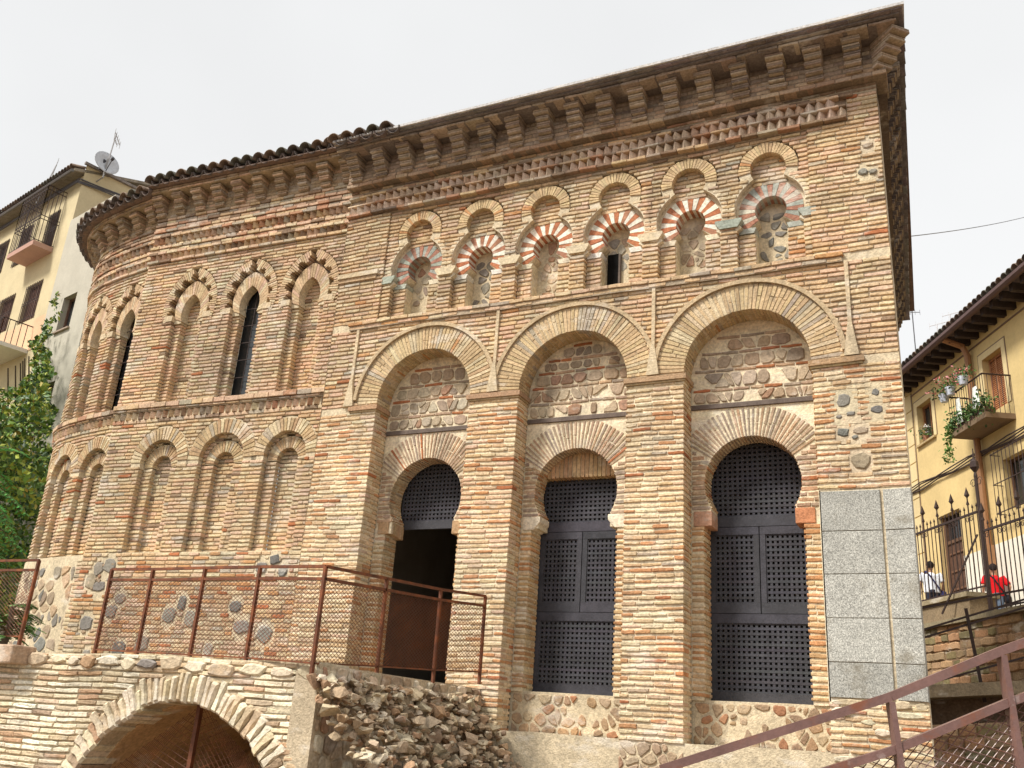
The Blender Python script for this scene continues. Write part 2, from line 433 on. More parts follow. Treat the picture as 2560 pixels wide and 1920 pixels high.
# stones let into the right-hand pier
PATCH = [(7.93,4.42,.10,.10),(8.30,4.50,.06,.06),(8.00,4.25,.055,.03),(7.86,4.22,.04,.025),(8.30,4.28,.085,.055),(7.90,4.02,.075,.06),(8.10,4.03,.10,.055),(8.03,3.95,.04,.03),(8.08,3.66,.12,.11),(8.43,8.02,.08,.05),(8.35,7.62,.07,.06),(8.47,7.60,.06,.05)]
def patch_ex(k): u,z,a,b = k; return X_circ(u, z, max(a,b)*1.0 + .015)
def zone(z):
    return P_LOW if z < 4.6 else P_MID
# masonry below the string course, above it, and the arcade panel
wall(fm, facade, flat, 0, W_, .35, 4.9, .069, 0, .36, ex + [patch_ex(k) for k in PATCH], P_LOW, reveal=D1, mcol=MORTL, joint=.03, mrec=.014)
wall(fm, facade, flat, 0, W_, 4.99, 6.33, .069, 0, .36, ex + [patch_ex(k) for k in PATCH], P_MID, mcol=MORTM, joint=.026)
wall(fm, facade, flat, 0, W_, 6.44, 8.46, .0697, 0, .36, [X_rect(PU0, PU1, PZ0-.1, PZ1+.1)] + [patch_ex(k) for k in PATCH], P_MID, mcol=MORTM, joint=.026)
wall(fm, facade, flat, 0, W_, 8.88, 9.0, .06, -.012, .36, [], P_TOP)
slab(fm, flat, 0, W_, .036, .36, 8.44, 8.90, (.30,.23,.17))
for pi_, (pu, pz, pa, pb) in enumerate(PATCH): slab(fm, flat, max(.0,pu-max(pa,pb)-.06)+.001*pi_, min(W_-.01, pu+max(pa,pb)+.06), .003+.0013*pi_, .36, pz-max(pa,pb)-.07, pz+max(pa,pb)+.07, jit(MORT, .05))
slab(fm, flat, 0, W_, .012, .36, 6.31, 6.46, MORT); slab(fm, flat, 7.60, W_, .01, .36, .9, 3.31, MORT)
for k in CX: pass
for i, (a, b) in enumerate(((0, CX[0]-HW), (CX[0]+HW, CX[1]-HW), (CX[1]+HW, CX[2]-HW), (CX[2]+HW, W_))):
    slab(fm, flat, a, b, .012, .36, 4.885, 5.0, MORT)
# rubble foot of the facade
base_m = MB()
slab(base_m, flat, 0, W_, .016, .36, ZB, .37, MORT)
foot = link('rubble_foot', None, mosque)
for (a, b) in ((CX[0]+HW, CX[1]-HW), (CX[1]+HW, CX[2]-HW)): rubble(foot, flat, .004, (max(3.25 if a > 3 else a, a), b, -.85, .36), .17, P_STN)
# big blind arches: voussoirs, hood mouldings, imposts, alfiz strips
for ci, c in enumerate(CX):
    am = MB(); ring(am, flat, c, ZI+.02, HW+.008, RO+.002, -.01, pi+.01, .012, D1, MORT, 44)
    arch = am.build('round_arch', M_MAS, mosque)
    vouss(flat, arch, c, ZI+.02, HW, RO-.01, 0.005, pi-.005, 56, 0, D1-.003, P_ARC, split=.55, dsplit=True, gap=.014)
    hm = MB()
    ring(hm, flat, c, ZI+.02, RO+.004, RO+.062, radians(4), radians(176), -.034+.006*(ci % 2), .02, (.52,.40,.25), 48)
    hm.build('hood_moulding', M_MAS, arch)
imp = []
for (a, b) in ((.55, CX[0]-HW+.035), (CX[0]+HW-.035, CX[1]-HW+.035), (CX[1]+HW-.035, CX[2]-HW+.035), (CX[2]+HW-.035, 8.2)):
    mb = MB(); slab(mb, flat, a, b, -.04, D1-.01, 4.915, 4.985, jit((.42,.27,.16), .1))
    slab(mb, flat, a+.02, b-.02, -.02, D1-.02, 4.885, 4.9149, jit((.47,.35,.2), .1))
    mb.build('impost', M_MAS, mosque)
for x in (.535, 3.07, 5.50, 8.06):
    mb = MB(); slab(mb, flat, x-.024, x+.024, -.026, .02, 5.45, 6.33, (.60,.48,.32))
    P5 = [(x-.024,5.4499),(x-.09,5.0),(x+.09,5.0),(x+.024,5.4499)]
    V = [flat(a, d, b) for d in (-.042, .3) for a, b in P5]
    mb.add(V, [(0,1,2,3),(1,0,4,5),(2,1,5,6),(3,2,6,7)], (.60,.49,.33))
    mb.build('alfiz_strip', M_MAS, mosque)
sc = MB(); slab(sc, flat, .36, 8.02, -.03, .03, 6.32, 6.452, MORTG)
strc = sc.build('string_course', M_MAS, mosque)
course(strc, flat, .34, 8.04, -.055, .03, 6.39, 6.446, P_MID, .31)
course(strc, flat, .36, 8.02, -.035, .03, 6.328, 6.383, P_MID, .29)
# ledge on the left corner of the facade, above the apse joint
mb = MB(); slab(mb, flat, -.02, .78, -.05, .02, 7.30, 7.38, (.55,.44,.29)); slab(mb, flat, 0, .74, -.025, .02, 7.23, 7.2995, (.47,.33,.2)); mb.build('corner_ledge', M_MAS, mosque)

# recessed door walls
P_DOORV = pal([((.42,.30,.21),30),((.47,.345,.235),26),((.36,.28,.215),20),((.50,.33,.21),14),(RED,3)])
HC, HR = 3.56, .61
for ci, c in enumerate(CX):
    rm = MB()
    dwall = link('door_wall', None, mosque)
    oc = c - .03 + (.0 if ci else .02)
    holes = [X_rect(oc-.62, oc+.62, .88, 3.0), X_circ(oc, HC, HR, 3.19), X_rect(oc-.53, oc+.53, 2.99, 3.2)]
    T58 = math.tan(radians(58))
    sect = lambda a, b, oc=oc: ((oc-(b-HC)*T58, oc+(b-HC)*T58) if b > HC+.02 else None)
    # body behind everything
    wall(rm, dwall, flat, c-HW-.02, c+HW+.02, .87, 6.0, .066, D1-.004, DD-.03, [X_rect(oc-.637, oc+.637, .88, 3.0), X_circ(oc, HC, HR+.014, 3.19), X_rect(oc-.53, oc+.53, 2.99, 3.2)], P_LOW, bricks=False, mcol=MORTL, mrec=.010)
    slab(rm, flat, c-HW-.02, c+HW+.02, D1+.03, DD+.1, ZB, .872, MORT)
    wall(MB(), dwall, flat, c-HW+.004, c+HW-.004, .90, 3.0, .069, D1-.006, DD-.02, [X_rect(oc-.62, oc+.62, 0, 9)], pal([((.55,.36,.19),4),((.50,.27,.13),3),((.62,.46,.28),2)]), reveal=.33, joint=.03)
    wall(MB(), dwall, flat, c-HW+.004, c+HW-.004, 3.2, 4.56, .068, D1-.004, D1+.1, [X_circ(oc, HC, HR+.004, 0), sect], P_DOORV)
    am = MB(); ring(am, flat, oc, HC, HR+.012, HR+.14, radians(-32), radians(212), D1+.005, DD-.03, MORTL, 50)
    arch = am.build('horseshoe_arch', M_MAS, mosque)
    def rout(a, oc=oc): return min(1.04, (4.565-HC)/max(.2, sin(a)), .80/max(.05, abs(cos(a))))
    vouss(flat, arch, oc, HC, HR, rout, radians(32), radians(148), 30, D1-.006, DD-.04, P_DOORV, gap=.03, split=.6, dsplit=True)
    vouss(flat, arch, oc, HC, HR, HR+.13, radians(-33), radians(31), 15, D1+.02, DD-.04, P_LOW, gap=.02)
    vouss(flat, arch, oc, HC, HR, HR+.13, radians(149), radians(213), 15, D1+.004, DD-.04, P_LOW, gap=.02, dsplit=True)
    # capitals
    for s in (-1, 1):
        cm = MB(); cc = {0:(.46,.30,.17), 1:(.80,.70,.54), 2:((.52,.30,.20) if s < 0 else (.56,.25,.13))}[ci]
        e = .76
        if ci == 1:   # white chamfered blocks
            for (x0, x1t, x1b, dd0) in ((e, .50, .60, D1-.012),):
                V = [(oc+s*x, d, z) for d in (dd0, DD-.05) for (x, z) in ((e,3.02),(x1b,3.02),(x1t,3.13),(x1t,3.205),(e,3.205))]
                F = [(0,1,2,3,4),(9,8,7,6,5)] + [(i,5+i,5+(i+1)%5,(i+1)%5) for i in range(5)]
                if s > 0: F = [tuple(reversed(f)) for f in F]
                cm.add(V, F, cc)
        elif ci == 0 and s < 0:   # fluted brick bracket
            cm.box((oc-.76, D1-.015, 3.03), (oc-.575, D1+.05, 3.215), cc)
            for k in range(9):
                y = D1 + .055 + k*.033
                cm.box((oc-.74, y, 3.03-.004*k), (oc-.515, y+.024, 3.205), jit((.50,.34,.2), .15))
            cm.box((oc-.74, D1+.05, 3.045), (oc-.535, DD-.05, 3.20), MORT)
        else:
            x0, x1 = sorted((oc+s*.76, oc+s*.522)); cm.box((x0, D1-.015, 3.0), (x1, DD-.06, 3.195), cc)
        cap = cm.build('capital', M_MAS, mosque)
        bv = cap.modifiers.new('bevel', 'BEVEL'); bv.width = .008; bv.segments = 2
    # timber lintel beam
    tm = MB(); tm.box((c-HW+.003, D1-.02, 4.585), (c+HW-.003, D1+.1, 4.655), (.15,.115,.095)); 
    tb = tm.build('timber_beam', M_WOOD, mosque); bv = tb.modifiers.new('bevel', 'BEVEL'); bv.width = .006
    # rubble tympanum: rows of stones between brick courses
    rub = link('rubble_panel', None, mosque)
    z = 4.67; row = 0
    while z < 5.78:
        hh = rnd.uniform(.13, .22) if row % 2 == 0 else .045
        top = min(z + hh, 5.80)
        hw = HW if z < ZI else sqrt(max(.0, HW**2 - (top - ZI)**2))
        hw -= .03
        if hw < .12: break
        u = c - hw
        if row % 2 == 0: rubble(rub, flat, D1-.004, (c-hw, c+hw, z, top), rnd.uniform(.15,.2), P_STN, drop=.05, asp=1.15, joint=.01)
        else:
            while u < c + hw - .05:
                L = min(rnd.uniform(.18, .34), c + hw - u)
                piece('brick', brick_poly(u+.006, u+L-.008, z+.004, top-.002, .006), D1-.008, D1+.1, flat, P_DOORV() if rnd.random() < .75 else jit(RED, .2), rub); u += L
        z = top + .008; row += 1
    # stones in the wall under the door
    rubble(rub, flat, D1+.024, (c-HW+.01, c+HW-.01, -.85, .855), .17, pal([((.42,.28,.17),3),((.35,.25,.165),3),((.48,.37,.25),2),((.40,.21,.12),1.4)]), drop=.2, joint=.016)
    rm.build('mortar', M_MAS, dwall)
    # doors: lattice panels in rails and stiles
    DC = (.058,.057,.067)
    door = link('door', None, mosque)
    if ci == 0:   # fixed upper panel only, the doorway below stands open
        panels = [(oc-.60, oc+.60, 3.30, 4.2)]; rails = [(oc-.66, oc+.66, 3.17, 3.30)]
        stiles = []
    else:
        top = 4.22 if ci == 2 else 3.84
        panels = [(oc-.60, oc+.60, 3.20, top), (oc-.57, oc-.075, 2.08, 2.955), (oc+.075, oc+.57, 2.08, 2.955), (oc-.58, oc+.58, 1.0, 1.83)]
        rails = [(oc-.66, oc+.66, 3.062, 3.20), (oc-.66, oc+.66, .86, 1.0), (oc-.66, oc+.66, 1.83, 1.945)]
        rails += [(oc-.66, oc-.006, 2.955, 3.055), (oc+.006, oc+.66, 2.955, 3.055), (oc-.66, oc-.006, 1.952, 2.08), (oc+.006, oc+.66, 1.952, 2.08)]
        stiles = [(oc-.075, oc-.006, 2.08, 2.955), (oc+.006, oc+.075, 2.08, 2.955), (oc-.66, oc-.57, 2.08, 2.955), (oc+.57, oc+.66, 2.08, 2.955), (oc-.66, oc-.58, 1.0, 1.83), (oc+.58, oc+.66, 1.0, 1.83)]
    for (a, b, z0, z1) in rails:
        mb = MB(); mb.box((a, DD-.01, z0), (b, DD+.04, z1), jit(DC, .1)); mb.build('rail', M_WOOD, door)
    for (a, b, z0, z1) in stiles:
        mb = MB(); mb.box((a, DD-.008, z0+.001), (b, DD+.038, z1-.001), jit(DC, .1)); mb.build('stile', M_WOOD, door)
    for (a, b, z0, z1) in panels:
        mb = MB(); P_ = .0655
        nu = round((b-a)/P_); pu = (b-a)/nu; nz = round((z1-z0)/P_); pz = (z1-z0)/nz
        for i in range(nu + 1):
            x = a + i*pu; mb.box((x-.0165, DD+.006, z0), (x+.0165, DD+.024, z1), jit(DC, .12))
        for i in range(nz + 1):
            z = z0 + i*pz; mb.box((a, DD+.003, z-.0165), (b, DD+.021, z+.0165), jit(DC, .12))
        mb.build('lattice', M_WOOD, door)
# small brick arch over the lintel of the middle door
lm = MB(); lm.box((CX[1]-.66, DD-.12, 3.84), (CX[1]+.62, DD+.1, 4.25), MORT)
lint = lm.build('brick_lintel', M_MAS, mosque)
for i in range(19):
    u = CX[1] - .03 - .60 + i*.0645
    piece('voussoir', [(u+.004, 3.82), (u+.056, 3.82), (u+.056, 4.2), (u+.004, 4.2)], DD-.135, DD+.1, flat, jit((.56,.37,.205), .12), lint, ch=.004)

# granite quoin blocks at the right foot
zs = [3.294, 2.811, 2.31, 1.813, 1.329, .945]
gq = link('granite_quoin', None, mosque)
for i in range(5):
    for (a, b) in ((7.597, 8.268), (8.296, W_+.004)):
        piece('block', [(a+.003, zs[i+1]+.004), (b-.002, zs[i+1]+.004), (b-.002, zs[i]-.003), (a+.003, zs[i]-.003)], -.012+rnd.uniform(-.003,.003), .3, flat, (lambda k: (.44*k, .437*k, .395*k))(rnd.uniform(.84, 1.08)), gq, ch=.005)
stones(facade, flat, 0, PATCH, P_STG)
# eroded foot under the granite
for r in range(9):
    u = 7.58; z = .90 - r*.1
    while u < 8.58:
        w = min(rnd.uniform(.08, .22), (8.6-u)/2)
        stones(foot, flat, .02 + rnd.uniform(-.04, .02), [(u + w, z, w, .055*rnd.uniform(.7, 1.05))], pal([((.62,.54,.39),40),((.52,.42,.28),30),((.40,.30,.2),14)])); u += 2*w + .01

# arcade panel: six horseshoe arches with red and white voussoirs, small arches above
pm = MB()
panel = link('arcade_panel', None, mosque)
AC, AR = 7.38, .478
SZ, SR = 7.965, .245
exa = []
for u in ARC:
    exa += [X_rect(u-.445, u+.445, 6.4, 7.12), X_circ(u, AC, AR, 7.1), X_circ(u, SZ, .415, SZ-.06), X_circ(u, SZ, SR, SZ-.4)]
wall(pm, panel, flat, PU0, PU1, PZ0, PZ1, .0695, .03, .365, exa, P_MID, mcol=MORTM, joint=.026)
slab(pm, flat, PU0, PU1, .362, .45, PZ0, PZ1, MORT)
RWV = pal([((.82,.77,.65),1)]); RRV = pal([((.47,.185,.095),3),((.42,.21,.13),1)])
GWV = pal([((.36,.38,.33),3),((.55,.50,.40),1)]); GRV = pal([((.40,.20,.14),1)])
for i, u in enumerate(ARC):
    # curved reveal of the big keyhole
    ring(pm, flat, u, AC, AR, AR+.08, radians(-36), radians(57), .041, .17, (.68,.585,.43), 18)
    ring(pm, flat, u, AC, AR, AR+.08, radians(123), radians(216), .041, .17, (.68,.585,.43), 18)
    sm = MB(); ring(sm, flat, u, SZ, SR+.004, .41, radians(-34), radians(214), .04, .16, MORT, 34)
    sa = sm.build('small_arch', M_MAS, mosque)
    vouss(flat, sa, u, SZ, SR, .408, radians(-8), radians(188), 25, .022, .155, pal([((.62,.47,.275),5),((.56,.41,.24),3),(ORA,.6)]), gap=.008)
    # brick infill of the small arch
    wall(pm, sa, flat, u-SR, u+SR, 7.75, 8.22, .066, .13, .36, [], P_MID)
    # red and white ring
    hm = MB(); ring(hm, flat, u, 7.36, .218, .50, radians(-40), radians(220), .149, .36, (.66,.56,.41), 36)
    ha = hm.build('horseshoe_blind_arch', M_MAS, mosque)
    alt = (GRV, GWV) if i in (0, 5) else (RRV, RWV)
    vouss(flat, ha, u, 7.36, .215, .443, radians(-38), radians(218), 21, .14, .36, None, gap=.003, alt=alt, jr=.002)
    for s in (-1, 1):   # imposts and brick pilasters under the ring
        x0, x1 = sorted((u+s*.20, u+s*.44))
        cw = (.40,.42,.36) if (i == 5 or (i == 0 and s < 0)) else (.74,.70,.62) if i % 2 else (.72,.63,.47)
        mb = MB(); mb.add([(u+s*x, d, z) for d in (.125, .36) for (x, z) in ((.205,7.11),(.235,7.03),(.44,7.03),(.44,7.11))], [(0,1,2,3),(7,6,5,4),(0,4,5,1),(1,5,6,2),(2,6,7,3),(3,7,4,0)] if s > 0 else [(3,2,1,0),(4,5,6,7),(1,5,4,0),(2,6,5,1),(3,7,6,2),(0,4,7,3)], jit(cw, .05))
        mb.build('impost_block', M_MAS, ha)
        a, b = sorted((u+s*.21, u+s*.446))
        wall(pm, panel, flat, a, b, PZ0+.01, 7.03, .0695, .13, .36, [], P_MID, bl=.3)
    # rubble back of the niche
    rubble(panel, flat, .358, (u-.21, u+.21, 6.48, 7.56), .17, P_STG if i % 2 else P_STN, drop=.3, joint=.014, inside=lambda a, b, u=u: (abs(a-u) < .2 and b < 7.2) or hypot(a-u, b-7.36) < .2)
# capitals between the arches
for i in range(7):
    u = ARC[0] - 1.129/2 + i*1.129
    cw = (.36,.39,.33) if i in (0, 5, 6) else (.66,.56,.38)
    mb = MB(); xs = ((-.125,7.105),(.125,7.105),(.185,7.2),(.185,7.235),(-.185,7.235),(-.185,7.2))
    if i == 0: xs = tuple((max(x, -.06), z) for x, z in xs)
    if i == 6: xs = tuple((min(x, .05), z) for x, z in xs)
    V = [(u+x, d, z) for d in (.008, .2) for (x, z) in xs]
    mb.add(V, [(0,1,2,3,4,5)] + [((k+1)%6, k, 6+k, 6+(k+1)%6) for k in range(6)], jit(cw, .06)); mb.build('capital_block', M_MAS, panel)
# narrow window slit in the fourth arch, putlog hole in the sixth: near-black boxes painting their darkness
sm = MB(); sm.box((ARC[3]-.19, .335, 6.47), (ARC[3]-.01, .3605, 7.16), (.006,.0055,.005)); sm.build('painted_dark_slit', M_CLOTH, mosque)
sm = MB(); sm.box((ARC[3]-.01, .31, 6.47), (ARC[3]+.02, .3606, 7.14), (.12,.09,.07)); sm.build('slit_frame', M_WOOD, mosque)
sm = MB(); sm.box((ARC[5]+.08, .335, 6.55), (ARC[5]+.19, .3605, 6.63), (.008,.007,.006)); sm.build('painted_dark_hole', M_CLOTH, mosque)
pm.build('mortar', M_MAS, panel)
base_m.build('mortar', M_MAS, foot)

# sawtooth bands and cornice of the main block
sb = MB(); slab(sb, flat, 0, W_, .02, .1, 8.46, 8.53, jit(MORTG, .05)); sband = sb.build('sawtooth_band', M_MAS, mosque)
course(sband, flat, -.01, 8.2, -.07, .05, 8.475, 8.522, P_TOP)
teeth(sband, flat, .0, 8.2, .137, -.07, 8.525, 8.655, P_TTH)
course(sband, flat, -.01, 8.2, -.07, .05, 8.66, 8.695, P_TOP)
teeth(sband, flat, .3, 8.05, .137, -.07, 8.70, 8.825, P_TTH)
course(sband, flat, -.01, 8.3, -.05, .05, 8.83, 8.875, P_TOP)
wall(fm, sband, flat, 8.2, W_, 8.46, 8.88, .07, 0, .1, [], P_MID); slab(fm, flat, 0, W_, -.0, .36, 8.86, 9.03, jit(MORTG, .03)); fm.build('mortar', M_MAS, facade)
corn = MB()
side = lambda d, u, z: (W_ - .057*u + (-d), u, z)       # right-hand side of the block: u runs back, d inward from the right face
rwarp = lambda u, d, z: (W_ - .057*u - d, u, z)
slab(corn, flat, -.0, W_+.14, -.14, .3, 9.0, 9.52, (.26,.205,.15)); 
cornice = corn.build('cornice', M_MAS, mosque)
P_CB = pal([((.31,.245,.195),30),((.38,.305,.235),28),((.46,.375,.285),24),((.22,.18,.15),12)])
P_CB_SHADED = pal([((.12,.095,.08),3),((.16,.125,.10),3),((.20,.155,.12),2)])  # for the side corbels: their shade is painted into these dark colours
P_CBR = pal([((.40,.27,.18),30),((.44,.32,.22),28),((.34,.265,.20),26),((.48,.37,.26),12)])
course(cornice, flat, -.02, W_+.15, -.155, .1, 9.0, 9.065, P_CBR)
for k in range(6): course(cornice, flat, -.0, W_+.14, -.146, .1, 9.075+k*.072, 9.075+k*.072+.056, P_CBR if k < 3 else P_CB)
def corbel(warp, u, parent, w=.115, d0=-.14, zb=9.09, n=5, stepd=.062, hh=.083, palette=P_CB):
    mb = MB()
    for k in range(n):
        a = w*(1 + rnd.uniform(-.06, .06)) + (.012 if k == n-1 else 0)
        da = d0 - stepd*(k+1) + rnd.uniform(-.008, .008)
        z0 = zb + k*hh + .007; z1 = zb + (k+1)*hh - .008
        for (q0, q1) in ((z0, (z0+z1)/2-.003), ((z0+z1)/2+.003, z1)):
            o = rnd.uniform(-.006, .006)
            V, F = piece_geo([(u-a+o, q0), (u+a+o, q0), (u+a+o, q1), (u-a+o, q1)], da + rnd.uniform(-.005,.005), d0+.02, warp, .008)
            mb.add(V, F, palette())
        V, F = piece_geo([(u-a+.01, z0-.008), (u+a-.01, z0-.008), (u+a-.01, z1+.008), (u-a+.01, z1+.008)], da+.02, d0+.02, warp, .002); mb.add(V, F, MORTG)
    mb.build('corbel', M_MAS, parent)
for i in range(17):
    corbel(flat, .20 + .509*i, cornice)
for i in range(17):                                      # the same cornice runs back along the right side
    corbel(rwarp, .45 + .52*i, cornice, palette=P_CB_SHADED, stepd=.038)
# diagonal corner corbel
cwarp = lambda u, d, z: (W_ + .10 + (u - d)*.7071, -.10 + (u + d)*.7071, z)
corbel(cwarp, 0, cornice, w=.13, d0=.02, stepd=.085)
c2 = MB(); slab(c2, rwarp, -.1, 9.2, -.14, .3, 9.0, 9.52, (.14,.11,.09)); c2.build('side_cornice', M_MAS, mosque)  # side body coloured darker than the front, shade painted in
def eave(name, d0, z0, z1, col, over):
    mb = MB(); xr = over
    A = [(-.02, d0), (W_+xr, d0), (W_+xr-.057*9.8, 9.2), (-.02, 9.2)]
    V = [(x, y, z0) for x, y in A] + [(x, y, z1) for x, y in A]
    mb.add(V, [(3,2,1,0),(4,5,6,7),(0,1,5,4),(1,2,6,5),(2,3,7,6),(3,0,4,7)], col)
    return mb
roof = link('roof', None, mosque)
course(roof, flat, -.03, W_+.34, -.545, -.3, 9.498, 9.542, P_CB, .3, .008)
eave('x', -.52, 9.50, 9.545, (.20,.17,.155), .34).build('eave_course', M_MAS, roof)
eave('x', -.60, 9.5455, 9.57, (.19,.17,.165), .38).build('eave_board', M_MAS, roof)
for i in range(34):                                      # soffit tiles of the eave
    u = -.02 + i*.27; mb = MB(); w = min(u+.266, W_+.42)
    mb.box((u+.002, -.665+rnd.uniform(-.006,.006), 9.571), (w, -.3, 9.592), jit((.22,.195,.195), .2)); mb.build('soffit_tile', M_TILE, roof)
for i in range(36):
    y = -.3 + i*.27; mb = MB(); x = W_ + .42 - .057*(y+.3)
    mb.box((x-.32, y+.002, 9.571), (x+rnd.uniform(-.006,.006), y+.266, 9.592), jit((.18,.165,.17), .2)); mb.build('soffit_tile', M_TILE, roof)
mb = eave('x', -.70, 9.593, 9.635, (.56,.55,.54), .45)
mb.build('eave_edge', M_MAS, roof)
mb = MB(); mb.add([(-.02,-.69,9.636),(W_+.42,-.69,9.636),(W_,9.1,9.636),(-.02,9.1,9.636),(3.9,4.2,11.2)], [(0,1,4),(1,2,4),(2,3,4),(3,0,4)], (.2,.13,.1)); mb.build('roof_slope', M_TILE, roof)
# mosque interior shell
mb = MB(); V = [(x,y,z) for z in (.86, 8.9) for x, y in ((.1,.9),(8.4,.9),(7.95,8.9),(.1,8.9))]
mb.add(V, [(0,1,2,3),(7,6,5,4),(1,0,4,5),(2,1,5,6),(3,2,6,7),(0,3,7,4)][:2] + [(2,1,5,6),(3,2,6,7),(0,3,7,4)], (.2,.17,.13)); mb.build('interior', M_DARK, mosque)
# side and back walls of the block
mb = MB(); mb.add([(W_,.0,ZB),(8.09,9.0,ZB),(8.09,9.0,9.5),(W_,0,9.5),(0,0,ZB),(0,9,ZB),(0,9,9.5),(0,0,9.5)], [(0,1,2,3),(1,5,6,2),(5,4,7,6)], MORT); mb.build('side_wall', M_MAS, mosque)

# ------------------------------------------------------------------ the apse
ang = atan2(.20, 4.57)
pathpts = [(0, .12), (-4.57, -.06)]
curve = [(-4.57,.06),(-5.1,.13),(-5.65,.22),(-6.15,.33),(-6.6,.48),(-7.0,.70),(-7.35,1.0),(-7.68,1.4),(-7.95,1.9),(-8.15,2.5),(-8.25,3.2),(-8.28,4.0)]
def make_path(pts):
    s = [0]
    for a, b in zip(pts, pts[1:]): s.append(s[-1] + hypot(b[0]-a[0], b[1]-a[1]))
    tg = []
    for i in range(len(pts)):
        a, b = pts[max(0,i-1)], pts[min(len(pts)-1,i+1)]; l = hypot(b[0]-a[0], b[1]-a[1]); tg.append(((b[0]-a[0])/l, (b[1]-a[1])/l))
    def fn(u, d, z):
        t = -u; i = 0
        while i < len(s)-2 and t > s[i+1]: i += 1
        k = (t - s[i])/(s[i+1]-s[i])
        x = pts[i][0] + (pts[i+1][0]-pts[i][0])*k; y = pts[i][1] + (pts[i+1][1]-pts[i][1])*k
        kk = min(1, max(0, k)); tx = tg[i][0]*(1-kk) + tg[i+1][0]*kk; ty = tg[i][1]*(1-kk) + tg[i+1][1]*kk; l = hypot(tx, ty)
        nx, ny = ty/l, -tx/l                # inward normal (tangent runs left, inward is +y)
        if ny < 0: nx, ny = -nx, -ny
        return (x + nx*d, y + ny*d, z)
    return fn, s[-1]
wf, LF = make_path(pathpts)
wc, LC = make_path(curve)
apse = link('apse_wall', None, mosque)
def lancet(warp, uc, mb, window, P=P_APS):
    lan = link('lancet_arch', None, mosque)
    w, zc, h = .39, 7.31, .54; rho = (w*w + h*h)/(2*w); cx = w - rho
    def pointed(w, zc, h, t_in, thick, N, d0, d1, lobes, palette, a_lo, gap=.01):
        rho = (w*w + h*h)/(2*w); cx = w - rho; amax = math.acos(min(1, -cx/(rho))) if rho else 0
        for s in (1, -1):
            for i in range(N):
                A = a_lo + (amax - a_lo)*i/N; B = a_lo + (amax - a_lo)*(i+1)/N
                tm = (i+.5)/N
                off = lobes*abs(sin(pi*lob_n*tm))**1.3 if lobes else 0
                r0 = rho + off; r1 = rho + thick + rnd.uniform(-.006, .006)
                g = gap/2/(rho+thick/2)
                Pq = [(cx + r*cos(t), zc + r*sin(t)) for r, t in ((r0,A+g),(r1,A+g),(r1,B-g),(r0,B-g))]
                Pq = [(max(.002, a), b) for a, b in Pq]
                Pq = [(uc + s*a, b) for a, b in Pq]
                if s < 0: Pq = Pq[::-1]
                piece('voussoir', Pq, d0 + rnd.uniform(-.004,.004), d1, warp, palette(), lan, ch=.004)
    lob_n = 4.5
    PV = pal([((.56,.41,.25),4),((.49,.345,.21),3),(PAL,2),(PNK,2)])
    pointed(w, zc, h, 0, .225, 27, -.006, .16, .125, PV, radians(-24), gap=.008)
    # second order: a fan of bricks between the inner and the outer pointed arch
    def crv(w, zc, h, lo, t):
        rho = (w*w + h*h)/(2*w); cx = w - rho; am = math.acos(min(1, -cx/rho)); a = lo + (am-lo)*t
        return (max(.001, cx + rho*cos(a)), zc + rho*sin(a))
    NF = 12
    for s in (1, -1):
        for i in range(NF):
            for (g, dd0, kind) in ((.05, .055, 'p'), (0, .065, 'm')):
                t0, t1 = (i+g)/NF, (i+1-g)/NF
                q = [crv(.215, 7.2, .36, radians(-24), t0), crv(.383, 7.31, .525, radians(-24), t0), crv(.383, 7.31, .525, radians(-24), t1), crv(.215, 7.2, .36, radians(-24), t1)]
                q = [(uc + s*a, b) for a, b in q]
                if s < 0: q = q[::-1]
                if kind == 'p': piece('voussoir', q, dd0, .24, warp, PV(), lan, ch=.004)
                else: mb.add(*piece_geo(q, dd0, .24, warp, .001), MORT)
    for (a, b, z0, z1) in ((-.62,-.34,7.0,7.3), (.34,.62,7.0,7.3), (-.62,-.23,7.3,7.64), (.23,.62,7.3,7.64), (-.62,.62,7.64,8.2)): slab(mb, warp, uc+a, uc+b, .17, .3, z0, z1, (.24,.17,.115), .4)  # backing coloured dark to paint shade into the lobe cavities
    r_in = [X_rect(uc-.21, uc+.21, 5.4, 7.1)]
    wall(mb, lan, warp, uc-.37, uc+.37, 5.44, 7.06, .066, .10, .25, r_in, P)
    # imposts under the cusped arch
    for s in (1, -1):
        im = MB(); a, b = sorted((uc + s*.35, uc + s*.53)); slab(im, warp, a, b, -.012, .2, 7.03, 7.14, (.60,.48,.32)); a, b = sorted((uc + s*.205, uc + s*.37)); slab(im, warp, a, b, .07, .24, 7.0, 7.09, (.62,.52,.36)); im.build('impost', M_MAS, lan)
    if not window:
        wall(mb, lan, warp, uc-.25, uc+.25, 5.44, 7.62, .066, .235, .34, [], P)
    else:
        g = MB(); slab(g, warp, uc-.26, uc+.26, .30, .33, 5.40, 7.65, (.03,.03,.03)); g.build('window_pane', M_GLASS, lan)
        bars = MB()
        for k in range(5):
            z = 5.85 + k*.33
            bars.tube([warp(uc-.24, .20, z), warp(uc+.24, .20, z)], .007, (.03,.02,.02), 4)
        bars.tube([warp(uc+.02, .205, 5.42), warp(uc+.02, .205, 7.6)], .006, (.03,.02,.02), 4)
        bars.build('window_bars', M_IRON, lan)
    return [X_rect(uc-.36, uc+.36, 5.44, 7.06), X_point(uc, zc, w, h, .215, 7.04)]
